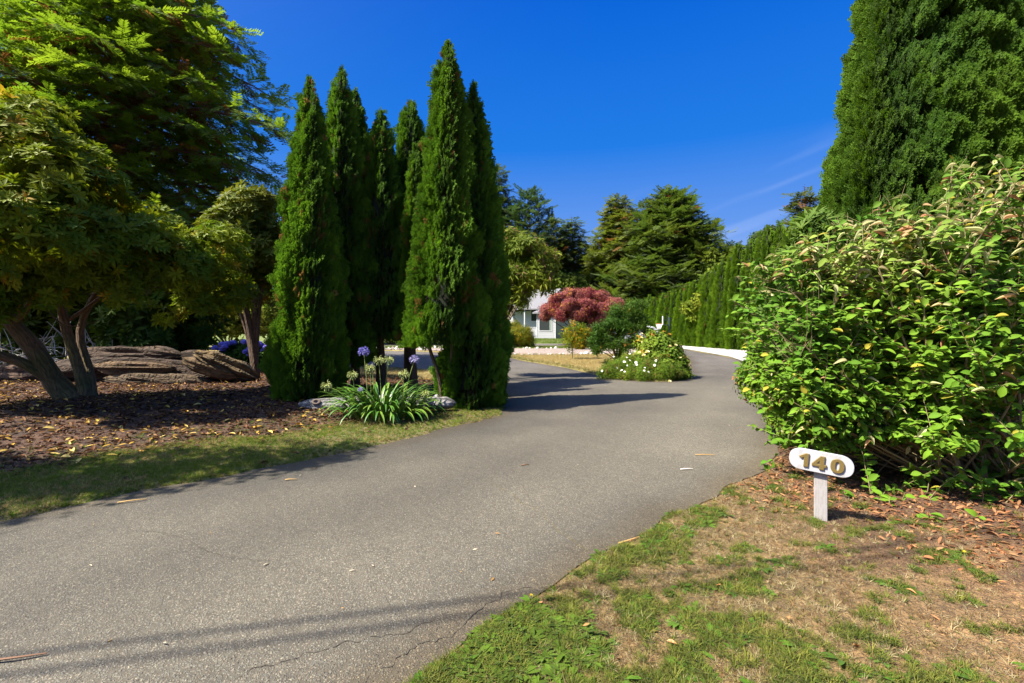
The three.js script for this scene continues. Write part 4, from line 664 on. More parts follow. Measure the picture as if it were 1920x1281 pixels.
{
  const c = at(300, 725, 11.0), t = thing('rotten_log', 'long rotting brown log broken into slabs, lying behind the left trunks', 'log', [c.x, gy(c.x, c.z), c.z]);
  const place = (geo, mat, nm, px, py, d, rx, ry, rz) => { const p = at(px, py, d), m = part(nm, geo, mat, t); m.position.set(p.x - t.position.x, p.y - t.position.y, p.z - t.position.z); m.rotation.set(rx, ry, rz); return m; };
  place(logGeo(4.3, 0.4, 3, 0.34, 40, 90), woodMat([0.075, 0.045, 0.026], 0.04), 'log_body', 285, 692, 11.2, 0.2, 0.05, -0.02);
  place(logGeo(1.7, 0.17, 8, 0.4), woodMat([0.16, 0.10, 0.05]), 'slab', 255, 690, 10.8, 0.4, 0.05, -0.04);
  place(logGeo(2.3, 0.2, 12, 0.4), woodMat([0.14, 0.095, 0.052]), 'slab', 300, 716, 10.75, 0.1, 0.05, -0.05);
  place(logGeo(2.4, 0.2, 17, 0.4), woodMat([0.09, 0.055, 0.032]), 'slab', 240, 664, 11.1, 0.1, 0.02, -0.03);
  place(logGeo(1.3, 0.22, 23, 0.62), woodMat([0.20, 0.135, 0.06], 0.045), 'broken_stump', 425, 688, 10.9, 0.3, 0.2, -0.55);
  place(logGeo(1.2, 0.14, 29, 0.4), woodMat([0.17, 0.11, 0.05]), 'broken_stump', 395, 690, 10.75, 0.1, 0.1, -0.35);
  const l2 = at(20, 715, 11.4), t2 = thing('fallen_log', 'dark fallen log low behind the leaning mossy trunk at the left edge', 'log', [l2.x, gy(l2.x, l2.z) + 0.12, l2.z]); part('log_body', logGeo(4.4, 0.24, 31, 0.3), woodMat([0.13, 0.07, 0.04]), t2);
}
{
  const p = at(706, 772, 8.45), t = thing('weathered_log', 'silver-grey weathered driftwood log behind the strap-leaved clump', 'log', [p.x, gy(p.x, p.z) + 0.11, p.z]);
  const m = part('log_body', logGeo(2.75, 0.125, 44, 0.34, 24, 70, 0.06), std({ color: rgb(0.36, 0.35, 0.355), map: grain[0], bumpMap: grain[1], bumpScale: 0.03, roughness: 0.9 }), t); m.rotation.x = 0.5;
  const kn = new THREE.TorusGeometry(0.045, 0.02, 8, 14); kn.scale(1.3, 0.8, 0.8); const k = part('knot', kn, std({ color: rgb(0.12, 0.09, 0.07), roughness: 1 }), t); k.position.set(-1.02, 0.06, 0.105); k.rotation.x = -0.5;
  const st = new THREE.IcosahedronGeometry(0.17, 3), q = st.attributes.position; for (let i = 0; i < q.count; i++) { const f = 1 + 0.25 * fbm(q.getX(i) * 7, q.getY(i) * 7, q.getZ(i) * 7, 3); q.setXYZ(i, q.getX(i) * f * 1.1, q.getY(i) * f * 0.75, q.getZ(i) * f); } st.computeVertexNormals();
  const b = at(829, 738, 9.4), r = thing('garden_rock', 'pale rounded rock below the thin bare stems', 'rock', [b.x, gy(b.x, b.z) + 0.07, b.z]); part('stone', st, std({ color: rgb(0.42, 0.41, 0.42), roughness: 0.9, bumpMap: rep(stoneTex[1], 2), bumpScale: 0.01 }), r);
}
{ // pale dead branches behind the mossy trunks
  const p = at(120, 662, 13), t = thing('brush_pile', 'heap of pale dead twigs behind the mossy leaning trunks', 'brush pile', [p.x, gy(p.x, p.z), p.z]), R_ = rng(15), g = new GB();
  for (let k = 0; k < 140; k++) { const a = V((R_() - 0.5) * 3.4, R_() * 0.8, (R_() - 0.5) * 1.2), d = V(R_() - 0.5, (R_() - 0.3) * 0.8, R_() - 0.5).normalize(), L = 0.3 + 0.8 * R_(), m = a.clone().add(d.clone().multiplyScalar(L * 0.5)).add(V(R_() - 0.5, R_() - 0.5, R_() - 0.5).multiplyScalar(0.2)), e = a.clone().add(d.multiplyScalar(L)); g.tube(bend([a, m, e], 5), taper(6, 0.014, 0.005), 4); }
  part('twigs', g.geo(), std({ color: rgb(0.5, 0.46, 0.42), roughness: 0.9 }), t, 'stuff');
}
for (const [px, py, d, s, label] of [[518, 655, 14.2, 0.5, 'blue-flowered hydrangea between the forked stems and the column-shaped clump'], [452, 668, 14.6, 0.38, 'small blue-flowered hydrangea left of the dark forked stems']]) {
  const p = at(px, py, d), t = thing('hydrangea', label, 'shrub', [p.x, gy(p.x, p.z), p.z]), R_ = rng(px), L = [[0, 0.45, 0, s], [0.35, 0.35, 0, s * 0.8], [-0.3, 0.4, 0.1, s * 0.8]];
  leafy(t, { lobes: L, n: 330, geo: clumpRound, size: 0.2, seed: px, colors: [[0.05, 0.11, 0.012], [0.09, 0.15, 0.02]], mat: leafSatin, trunk: limbsTo(L, 0.015) });
  const fl = new THREE.IcosahedronGeometry(0.1, 2), q = fl.attributes.position; for (let i = 0; i < q.count; i++) { const f = 0.85 + 0.3 * h3(Math.round(q.getX(i) * 400), Math.round(q.getY(i) * 400), Math.round(q.getZ(i) * 400)); q.setXYZ(i, q.getX(i) * f, q.getY(i) * f * 0.75, q.getZ(i) * f); } fl.computeVertexNormals();
  const fm = std({ color: rgb(0.16, 0.14, 0.55), roughness: 0.9 }); for (let k = 0; k < 13; k++) { const m = part('flower_head', fl, fm, t); m.position.set((R_() - 0.45) * 1.1, 0.45 + R_() * 0.5 * (s + 0.4), 0.15 + R_() * 0.4); }
}
// ------------------------------------------------------------------ flower bed at the tip of the island
{
  const daisy = (() => { const ps = []; for (let k = 0; k < 9; k++) { const a = k / 9 * 6.2832; ps.push(placed(leafGeo(1, 0.5, 0.65, 0.1, 0.05, 3), [0, 0, 0], [Math.cos(a), 0.12, Math.sin(a)], [0, 1, 0], 1)); } const c = new THREE.SphereGeometry(0.26, 8, 5); c.scale(1, 0.5, 1); c.translate(0, 0.08, 0); const ng = c.toNonIndexed(); return [mergeGeometries(ps), c]; })();
  const [x, z] = G(1185, 712), t = thing('white_flowered_bush', 'low spreading bush dotted with white daisy flowers at the tip of the lawn', 'shrub', [x, 0.03, z]), R_ = rng(88);
  const L = lobesAt([x, 0.03, z], [[1140, 702, 13.7, 0.3], [1165, 695, 13.9, 0.4], [1190, 692, 13.8, 0.42], [1215, 694, 13.6, 0.42], [1240, 698, 13.4, 0.4], [1262, 703, 13.3, 0.3], [1150, 690, 14.3, 0.35], [1180, 682, 14.3, 0.35], [1205, 706, 13.2, 0.25], [1172, 708, 13.4, 0.22]]);
  leafy(t, { lobes: L, n: 3000, geo: clumpFine, size: 0.12, seed: 89, colors: [[0.10, 0.18, 0.014], [0.19, 0.27, 0.02]], mat: leafSoft, accent: [[0.2, 0.12, 0.04], 0.06], trunk: limbsTo(L.slice(0, 6), 0.012) });
  const wm = std({ color: rgb(0.82, 0.80, 0.72), roughness: 0.7, side: THREE.DoubleSide }), ym = std({ color: rgb(0.6, 0.4, 0.03), roughness: 0.8 });
  for (let k = 0; k < 22; k++) { const l = L[Math.floor(R_() * 10)], d = V((R_() - 0.5) * 1.5, 0.1 + R_() * 0.8, 0.25 + R_()).normalize(), s = 0.026 + 0.02 * R_(), m = part('flower', daisy[0], wm, t); m.position.set(l[0] + d.x * l[3] * 1.12, l[1] + d.y * l[3] * 1.12, l[2] + d.z * l[3] * 1.12); m.quaternion.setFromUnitVectors(V(0, 1, 0), d); m.scale.setScalar(s); const cc = part('flower_centre', daisy[1], ym, m); }
  const [rx, rz] = G(1240, 706), r = thing('rose_bush', 'taller rose bush with pale yellow blooms at the right end of the white-flowered bush', 'shrub', [rx, 0.03, rz]);
  const LR = lobesAt([rx, 0.03, rz], [[1215, 655, 14, 0.32], [1240, 650, 14, 0.32], [1235, 680, 13.8, 0.4], [1258, 672, 13.9, 0.38], [1270, 690, 13.8, 0.35], [1250, 695, 13.5, 0.35], [1210, 672, 14, 0.3], [1262, 655, 14, 0.28], [1225, 632, 14.2, 0.2], [1280, 700, 13.7, 0.22], [1200, 640, 14.2, 0.16], [1245, 632, 14.2, 0.16]]);
  leafy(r, { lobes: LR, n: 2300, geo: clumpRound, size: 0.13, seed: 95, colors: [[0.075, 0.14, 0.012], [0.16, 0.22, 0.018]], mat: leafSatin, accent: [[0.34, 0.16, 0.02], 0.05], trunk: limbsTo(LR, 0.014) });
  const rose = (() => { const ps = []; for (let k = 0; k < 14; k++) { const a = k * 2.4, e = 0.25 + k * 0.09; ps.push(placed(leafGeo(1, 0.95, 0.6, 0.35, -0.2, 3), [0, 0, 0], [Math.cos(a) * Math.cos(e), Math.sin(e), Math.sin(a) * Math.cos(e)], [-Math.cos(a) * Math.sin(e), Math.cos(e), -Math.sin(a) * Math.sin(e)], 1 - k * 0.035)); } return mergeGeometries(ps); })(), rm = std({ color: rgb(0.80, 0.72, 0.36), roughness: 0.7, side: THREE.DoubleSide });
  for (const [px, py, d, s] of [[1213, 661, 13.5, 0.085], [1206, 667, 13.6, 0.07], [1198, 662, 13.7, 0.06], [1243, 636, 14, 0.07], [1240, 642, 14, 0.06], [1256, 650, 13.7, 0.07], [1266, 648, 13.7, 0.07], [1274, 672, 13.6, 0.07], [1202, 634, 14, 0.06], [1204, 642, 14, 0.05], [1255, 716, 13, 0.06], [1203, 626, 14.1, 0.05]]) { const p = at(px, py, d), m = part('rose', rose, rm, r); m.position.set(p.x - rx, p.y - 0.03, p.z - rz); m.quaternion.setFromUnitVectors(V(0, 1, 0), V(-0.3 + (px % 7) * 0.1, 0.7, 0.6).normalize()); m.scale.setScalar(s); }
}
// ------------------------------------------------------------------ edging stones of the gravel path
{
  const R_ = rng(3), geos = [0, 1, 2].map((k) => { const g = new THREE.IcosahedronGeometry(1, 1), q = g.attributes.position; for (let i = 0; i < q.count; i++) { const f = 1 + 0.35 * noise(q.getX(i) * 1.7 + k * 9, q.getY(i) * 1.7, q.getZ(i) * 1.7); q.setXYZ(i, q.getX(i) * f, q.getY(i) * f * 0.7, q.getZ(i) * f); } g.computeVertexNormals(); return g; });
  const mats = [[0.48, 0.45, 0.40], [0.36, 0.32, 0.28], [0.55, 0.52, 0.48], [0.2, 0.17, 0.14]].map((c) => std({ color: rgb(...c), roughness: 0.95 })), path = scene.getObjectByName('gravel_path');
  const low = new THREE.CatmullRomCurve3(gravelLow.map(([x, z]) => V(x, 0, z))), high = new THREE.CatmullRomCurve3(gravelHigh.map(([x, z]) => V(x, 0, z)));
  for (const [c, n] of [[low, 105], [high, 100]]) for (let k = 0; k < n; k++) { const p = c.getPointAt((k + 0.5 + (R_() - 0.5) * 0.7) / n), m = part('edging_stone', geos[k % 3], mats[Math.floor(R_() * 4)], path), s = 0.035 + 0.065 * Math.pow(R_(), 1.5); m.position.set(p.x, 0.06 + s * 0.3, p.z + (R_() - 0.5) * 0.15); m.scale.set(s * (1 + R_() * 0.6), s, s); m.rotation.set(R_(), R_() * 6, R_()); }
}
// ------------------------------------------------------------------ house
{
  const D = 45, Y0 = 0.27, TURN = -0.6, t = thing('white_house', 'white clapboard house with a grey roof half hidden behind the red maple', 'house', [4.05, Y0, -D]), X = (px) => (px - 1041) / FPX * D / Math.cos(TURN), Yh = (py, d = D) => EYE - (py - HORIZON) / FPX * d - Y0;
  t.rotation.y = TURN;
  const board = std({ color: rgb(0.40, 0.40, 0.42), roughness: 0.6 }), trim = std({ color: rgb(0.43, 0.43, 0.44), roughness: 0.5 }), wallM = std({ color: rgb(0.36, 0.38, 0.42), roughness: 0.7 }), roofM = std({ color: rgb(0.16, 0.155, 0.165), roughness: 0.9, bumpMap: rep(stoneTex[1], 1), bumpScale: 0.02 }), glass = new THREE.MeshPhysicalMaterial({ color: rgb(0.03, 0.035, 0.035), roughness: 0.06, metalness: 0 }), curtain = std({ color: rgb(0.16, 0.2, 0.17), roughness: 0.9 });
  const bx = (w, h, d, x, y, z) => { const g = new THREE.BoxGeometry(w, h, d); g.translate(x, y, z); return g; };
  const x0 = X(1009), x1 = X(1041), top = Yh(586), wx0 = X(1013), wx1 = X(1035), wy0 = Yh(620), wy1 = Yh(599), olive = std({ color: rgb(0.42, 0.40, 0.33), roughness: 0.8 });
  part('wall', bx(x1 - x0 - 0.02, top, 4.5, (x0 + x1) / 2, top / 2, -2.3), wallM, t);
  const ph = 0.155, np = Math.floor(top / ph);
  for (let k = 0; k < np; k++) { // clapboards, cut round the window
    const y = k * ph + ph / 2, spans = y > wy0 - 0.05 && y < wy1 + 0.05 ? [[x0, wx0 - 0.06], [wx1 + 0.06, x1]] : [[x0, x1]];
    for (const [a, b] of spans) { const g = bx(b - a, ph - 0.028, 0.03, (a + b) / 2, 0, 0); const m = part('siding_board', g, board, t); m.position.set(0, y, 0.0); m.rotation.x = 0.09; }
  }
  const pane = part('window', bx(wx1 - wx0, wy1 - wy0, 0.03, (wx0 + wx1) / 2, (wy0 + wy1) / 2, -0.005), glass, t);
  for (const g of [bx(0.06, wy1 - wy0 + 0.12, 0.06, wx0 - 0.03, (wy0 + wy1) / 2, 0.02), bx(0.06, wy1 - wy0 + 0.12, 0.06, wx1 + 0.03, (wy0 + wy1) / 2, 0.02), bx(wx1 - wx0, 0.06, 0.06, (wx0 + wx1) / 2, wy0 - 0.03, 0.02), bx(wx1 - wx0, 0.06, 0.06, (wx0 + wx1) / 2, wy1 + 0.03, 0.02)]) part('frame', g, trim, pane);
  part('curtain', bx(0.2, wy1 - wy0 - 0.06, 0.02, wx1 - 0.14, (wy0 + wy1) / 2, 0.012), curtain, pane);
  part('corner_board', bx(0.09, top, 0.09, x1 + 0.035, top / 2, 0), trim, t); part('corner_board', bx(0.09, top, 0.09, x0 - 0.035, top / 2, 0), trim, t);
  part('side_wall', bx(0.06, top, 4.3, x1 + 0.045, top / 2, -2.35), olive, t);
  const roof = (ax, bx_, ye, yr, ze, zr, th = 0.12) => { const g = new GB(), q = (x, y, z) => g.v(x, y, z, x, z); const a = [q(ax, ye, ze), q(bx_, ye, ze), q(bx_, yr, zr), q(ax, yr, zr), q(ax, ye - th, ze), q(bx_, ye - th, ze), q(bx_, yr - th, zr), q(ax, yr - th, zr)]; g.q(a[0], a[1], a[2], a[3]); g.q(a[7], a[6], a[5], a[4]); g.q(a[4], a[5], a[1], a[0]); g.q(a[5], a[6], a[2], a[1]); g.q(a[7], a[4], a[0], a[3]); g.q(a[6], a[7], a[3], a[2]); const o = g.geo().toNonIndexed(); o.computeVertexNormals(); return o; };
  part('wing_roof', roof(x0 - 0.35, x1 + 0.4, top + 0.02, top + 1.3, 0.4, -4.5), roofM, t);
  // porch block on the left: shaded wall, window and the lit roof above it
  const ez = -1.2, ed = D - ez, ey = Yh(577.5, ed), rx = X(1004.5, ed), rl = X(925, ed);
  part('porch_wall', bx(x0 - rl - 0.1, ey - 0.2, 0.2, (x0 + rl - 0.1) / 2, (ey - 0.2) / 2, -2.6), wallM, t);
  part('porch_roof', roof(rl, rx, ey, ey + 2.2, ez, -5.2), roofM, t);
  const gable = new THREE.Shape([new THREE.Vector2(0, 0), new THREE.Vector2(4, 2.1), new THREE.Vector2(8, 0)]), gg = new THREE.ExtrudeGeometry(gable, { depth: 0.12, bevelEnabled: false }); gg.rotateY(Math.PI / 2); gg.translate(rx - 0.2, ey - 0.16, ez + 0.02); part('gable', gg, std({ color: rgb(0.25, 0.36, 0.55), roughness: 0.7 }), t);
  const pw = part('window', bx(0.75, 1.25, 0.04, X(978, 47.6), Yh(590, 47.6), -2.48), glass, t);
  for (const s of [-1, 1]) part('frame', bx(0.1, 1.4, 0.06, X(978, 47.6) + s * 0.42, Yh(590, 47.6), -2.46), trim, pw); part('frame', bx(0.74, 0.09, 0.06, X(978, 47.6), Yh(590, 47.6) - 0.66, -2.46), trim, pw);
  part('porch_post', bx(0.12, ey - 0.14, 0.12, X(970, 46.4), (ey - 0.14) / 2, -1.4), trim, t);
  for (let k = 0; k < 6; k++) part('porch_rail_board', bx(x0 - X(985) - 0.1, 0.15, 0.05, (x0 + X(985)) / 2 - 0.03, 0.09 + k * 0.172, -0.2), board, t);
  part('rail_cap', bx(x0 - X(985) - 0.1, 0.06, 0.14, (x0 + X(985)) / 2 - 0.03, 1.07, -0.2), trim, t);
}
// ------------------------------------------------------------------ lowered basketball hoop beside the far driveway
{
  const d = 34, x = (1255 - 960) / FPX * d, t = thing('basketball_hoop', 'low basketball hoop on a dark pole where the far driveway bends', 'basketball hoop', [x, 0.03, -d]), dark = std({ color: rgb(0.05, 0.075, 0.07), roughness: 0.5, metalness: 0.4 }), white = std({ color: rgb(0.78, 0.78, 0.76), roughness: 0.5 });
  const pole = new THREE.CylinderGeometry(0.06, 0.07, 2.1, 12); pole.translate(0, 1.05, 0); part('pole', pole, dark, t);
  for (const y of [1.55, 1.85, 2.0]) { const g = new THREE.BoxGeometry(0.34, 0.05, 0.05); g.translate(0, y, 0); part('bracket', g, dark, t); }
  const g1 = new GB(); g1.tube([V(0, 1.8, 0), V(-0.42, 1.95, 0)], [0.022, 0.022], 6); g1.tube([V(0, 1.45, 0), V(-0.42, 1.62, 0)], [0.022, 0.022], 6); part('arm', g1.geo(), dark, t);
  const bb = new RoundedBoxGeometry(0.05, 0.62, 0.9, 2, 0.02); bb.rotateY(-0.28); bb.translate(-0.47, 1.85, 0); part('backboard', bb, white, t);
  const rim = new THREE.TorusGeometry(0.22, 0.014, 8, 24); rim.rotateX(Math.PI / 2); rim.translate(-0.74, 1.62, 0.05); part('rim', rim, std({ color: rgb(0.45, 0.12, 0.03), roughness: 0.5 }), t);
  const net = new GB(); for (let k = 0; k < 12; k++) for (const s of [-1, 1]) { const a = k / 12 * 6.283; net.tube([0, 0.33, 0.66, 1].map((u) => { const r = lerp(0.22, 0.1, u), b = a + s * u * 0.9; return V(-0.74 + Math.cos(b) * r, 1.62 - 0.38 * u, 0.05 + Math.sin(b) * r); }), [0.012, 0.012, 0.012, 0.012], 4); } part('net', net.geo(), white, t);
}
// ------------------------------------------------------------------ parked car behind the fruit tree
{
  const d = 37, x = (1186 - 960) / FPX * d, t = thing('parked_car', 'white car parked far back, glimpsed through the fruit tree leaves', 'car', [x, 0.02, -d]); t.rotation.y = 0.15;
  const paint = new THREE.MeshPhysicalMaterial({ color: rgb(0.75, 0.76, 0.78), roughness: 0.3, clearcoat: 0.6 }), glass = std({ color: rgb(0.02, 0.025, 0.03), roughness: 0.08 }), black = std({ color: rgb(0.02, 0.02, 0.02), roughness: 0.8 }), alloy = std({ color: rgb(0.5, 0.5, 0.52), roughness: 0.35, metalness: 0.8 });
  const s = new THREE.Shape(); s.moveTo(-2.05, 0.32); s.lineTo(-2.1, 0.62); s.bezierCurveTo(-2.05, 0.85, -1.6, 0.9, -1.15, 0.95); s.lineTo(-0.62, 1.36); s.bezierCurveTo(-0.3, 1.47, 0.9, 1.47, 1.35, 1.36); s.lineTo(1.9, 0.98); s.bezierCurveTo(2.08, 0.9, 2.1, 0.6, 2.05, 0.32); s.lineTo(1.72, 0.3); s.absarc(1.36, 0.32, 0.36, 0, Math.PI, false); s.lineTo(-0.94, 0.3); s.absarc(-1.3, 0.32, 0.36, 0, Math.PI, false); s.lineTo(-2.05, 0.32);
  const b = new THREE.ExtrudeGeometry(s, { depth: 1.56, bevelEnabled: true, bevelSize: 0.06, bevelThickness: 0.08, bevelSegments: 3 }); b.translate(0, 0, -0.78); part('body', b, paint, t);
  const w = new THREE.Shape([new THREE.Vector2(-1.0, 0.98), new THREE.Vector2(-0.55, 1.33), new THREE.Vector2(0.2, 1.38), new THREE.Vector2(0.2, 0.98)]), w2 = new THREE.Shape([new THREE.Vector2(0.28, 0.98), new THREE.Vector2(0.28, 1.38), new THREE.Vector2(1.2, 1.32), new THREE.Vector2(1.55, 1.0)]);
  for (const sh of [w, w2]) for (const z of [0.862, -0.87]) { const g = new THREE.ExtrudeGeometry(sh, { depth: 0.008, bevelEnabled: false }); g.translate(0, 0, z); part('side_window', g, glass, t); }
  for (const wx of [-1.3, 1.36]) for (const z of [-0.74, 0.74]) { const g = new THREE.CylinderGeometry(0.31, 0.31, 0.2, 20); g.rotateX(Math.PI / 2); const m = part('wheel', g, black, t); m.position.set(wx, 0.31, z); const r = new THREE.CylinderGeometry(0.19, 0.19, 0.21, 12); r.rotateX(Math.PI / 2); part('rim', r, alloy, m); }
}
// ------------------------------------------------------------------ grass, litter and other small things on the ground
function tuftGeo(seed, n, h, w, lean) {
  const R = rng(seed), g = new GB();
  for (let k = 0; k < n; k++) { const a = R() * 6.283, r = 0.25 * R() * h, l = h * (0.55 + 0.6 * R()), ln = lean * (0.4 + R()), ca = Math.cos(a), sa = Math.sin(a), px = ca * r, pz = sa * r, q = [0, 0.5, 1].map((u) => [px + ca * ln * l * u * u, l * u * (1 - 0.25 * u * ln), pz + sa * ln * l * u * u]); const ww = w * (0.7 + 0.6 * R()); const v = [g.v(q[0][0] - sa * ww, 0, q[0][2] + ca * ww), g.v(q[0][0] + sa * ww, 0, q[0][2] - ca * ww), g.v(q[1][0] - sa * ww * 0.8, q[1][1], q[1][2] + ca * ww * 0.8), g.v(q[1][0] + sa * ww * 0.8, q[1][1], q[1][2] - ca * ww * 0.8), g.v(...q[2])]; g.q(v[0], v[1], v[3], v[2]); g.t(v[2], v[3], v[4]); }
  return g.geo();
}
const tufts = [tuftGeo(1, 9, 1, 0.035, 0.8), tuftGeo(2, 8, 1, 0.03, 1.3), tuftGeo(3, 11, 0.8, 0.04, 1.7)], weed = rosetteGeo(33, 9, leafGeo(1, 0.34, 0.62, 0.2, 0.5, 4), 0.45, 0.3), clover = rosetteGeo(35, 6, leafGeo(1, 0.6, 0.65, 0.15, 0.35, 3), 0.6, 0.3);
{
  const green = tufts.map(() => new Inst()), straw = tufts.map(() => new Inst()), weeds = new Inst(), clov = new Inst(), R_ = rng(101);
  const lush = (x, z) => 0.3 * fbm(x * 1.1, z * 1.1, 21, 3) + 0.85 * fbm(x * 6.5, z * 6.5, 22, 3) + 0.4 * noise(x * 17, z * 17, 3);
  for (let k = 0; k < 150000; k++) { // right verge
    const d = 1.7 + 4.6 * Math.pow(R_(), 1.25), x = -1.6 + R_() * 7.4, z = -d; if (Math.abs(x) > d * 1.12 + 0.25) continue; if (!rightBed(x, z)) continue;
    const s = sd(x, z); if (s < 0.015) continue;
    const L = lush(x, z) + 0.12 * smooth(0.4, 0.05, s) + 0.10 * smooth(1.2, -0.4, x) + 0.10 - 0.22 * smooth(1.3, 2.7, x + 0.3 * (d - 2.6)), y = heightAt(x, z, s) - 0.004, up = [(R_() - 0.5) * 0.7, 1, (R_() - 0.5) * 0.7], sp = [R_() - 0.5, 0, R_() - 0.5], i = Math.floor(R_() * 3);
    if (x > 3.1 && R_() < 0.7) continue;
    if (R_() < 0.05 + 0.75 * smooth(0.02, 0.34, L) - 0.04 * smooth(1.6, 2.6, x)) green[i].add([x, y, z], up, sp, 0.020 + 0.028 * R_() * (1 + L), mulc(mixc([0.075, 0.115, 0.012], [0.22, 0.215, 0.04], R_()), 0.6 + 0.7 * R_()));
    else if (R_() < 0.42 - 0.26 * smooth(1.4, 2.8, x)) straw[i].add([x, y, z], [up[0] * 2.2, 0.8, up[2] * 2.2], sp, 0.022 + 0.028 * R_() * R_(), mulc(R_() < 0.34 ? [0.50, 0.41, 0.22] : mixc([0.40, 0.29, 0.13], [0.20, 0.11, 0.045], R_()), 0.65 + 0.5 * R_()), 1.0);
    if (R_() < 0.02 * smooth(0.12, 0.35, L)) weeds.add([x, y, z], [(R_() - 0.5) * 0.3, 1, (R_() - 0.5) * 0.3], sp, 0.035 + 0.045 * R_(), mulc([0.09, 0.19, 0.014], 0.6 + 0.5 * R_()));
    if (R_() < 0.05 * smooth(0.05, 0.35, L)) clov.add([x, y, z], [(R_() - 0.5) * 0.4, 1, (R_() - 0.5) * 0.4], sp, 0.02 + 0.022 * R_(), mulc([0.085, 0.15, 0.014], 0.7 + 0.5 * R_()));
  }
  for (let k = 0; k < 420; k++) { // lush weeds at the lower edge
    const a = R_() * 6.283, r = Math.sqrt(R_()), x = 0.02 + Math.cos(a) * r * 0.42, z = -2.28 + Math.sin(a) * r * 0.3; const s = sd(x, z); if (s < 0.05) continue; weeds.add([x, heightAt(x, z, s), z], [(R_() - 0.5) * 0.6, 1, (R_() - 0.5) * 0.6], [R_() - 0.5, 0, R_() - 0.5], 0.02 + 0.045 * R_(), mulc([0.085, 0.145, 0.012], 0.55 + 0.8 * R_()));
  }
  green.forEach((g, i) => tag(g.build('verge_grass', tufts[i], leafThin, scene), 'green grass tufts on the right verge', 'grass')); straw.forEach((g, i) => tag(g.build('dry_grass', tufts[i], leafSoft, scene), 'dry straw-coloured grass on the right verge', 'grass'));
  tag(weeds.build('weeds', weed, leafThin, scene), 'broad-leaved weeds in the right verge', 'weeds'); tag(clov.build('clover', clover, leafThin, scene), 'low clover leaves in the right verge', 'clover');
}
{
  const green = tufts.map(() => new Inst()), R_ = rng(103);
  for (let k = 0; k < 110000; k++) { // left verge
    const d = 2.8 + 6.2 * R_(), x = -7.5 + R_() * 7.6, z = -d; if (x < -d * 1.12 - 0.4 || !leftBed(x, z)) continue; const s = sd(x, z); if (s < 0.01 || s > 2.5) continue;
    const n = fbm(x * 0.9, z * 0.9, 1, 4), e = 1.7 + 0.5 * n; if (s > e && R_() < 0.93) continue;
    const thin = x > -2.6 ? 0.55 : 1; if (R_() > thin) continue; const L = fbm(x * 2.4, z * 2.4, 31, 3), y = heightAt(x, z, s) - 0.004, i = Math.floor(R_() * 3), dry = R_() < 0.30 - 0.5 * L;
    green[i].add([x, y, z], [(R_() - 0.5) * 0.9, 1, (R_() - 0.5) * 0.9], [R_() - 0.5, 0, R_() - 0.5], 0.025 + 0.035 * R_(), mulc(dry ? [0.34, 0.25, 0.10] : mixc([0.085, 0.16, 0.014], [0.17, 0.21, 0.02], clamp(R_() + L, 0, 1)), 0.75 + 0.5 * R_()));
  }
  green.forEach((g, i) => tag(g.build('shaded_lawn', tufts[i], leafThin, scene), 'short green grass strip left of the driveway', 'grass'));
  const lawn = new Inst(), r2 = rng(104);
  for (let k = 0; k < 60000; k++) { const x = -6 + r2() * 14, z = -13 - r2() * 15.5, s = sd(x, z); if (s < 0.04 || z < -25 && s > 0 && z < -25.2) continue; const n1 = fbm(x * 0.25, z * 0.25, 5, 3) + 0.4 * fbm(x * 3.5, z * 3.5, 2, 3), g = clamp(smooth(0.1, 0.42, n1) * 0.7 + smooth(0.9, 0.1, s) * 0.5, 0, 1); lawn.add([x, heightAt(x, z, s), z], [(r2() - 0.5) * 0.9, 1, (r2() - 0.5) * 0.9], [r2() - 0.5, 0, r2() - 0.5], 0.05 + 0.05 * r2(), mulc(r2() < g ? [0.10, 0.125, 0.016] : mixc([0.42, 0.34, 0.14], [0.30, 0.22, 0.08], r2()), 0.8 + 0.4 * r2())); }
  tag(lawn.build('dry_lawn', tufts[1], leafSoft, scene), 'parched yellow lawn inside the driveway loop', 'grass');
  const far = new Inst(); for (let k = 0; k < 24000; k++) { const x = -14 + r2() * 28, z = r2() < 0.6 ? -40 - r2() * 6 : -31 - r2() * 3.8, s = sd(x, z); if (s < 0.05 || x > 9.5) continue; far.add([x, heightAt(x, z, s), z], [(r2() - 0.5) * 0.6, 1, (r2() - 0.5) * 0.6], [r2() - 0.5, 0, r2() - 0.5], 0.07 + 0.06 * r2(), mulc(mixc([0.085, 0.15, 0.014], [0.15, 0.18, 0.025], r2()), 0.8 + 0.4 * r2())); }
  tag(far.build('house_lawn', tufts[0], leafSoft, scene), 'green lawn in front of the white house', 'grass');
}
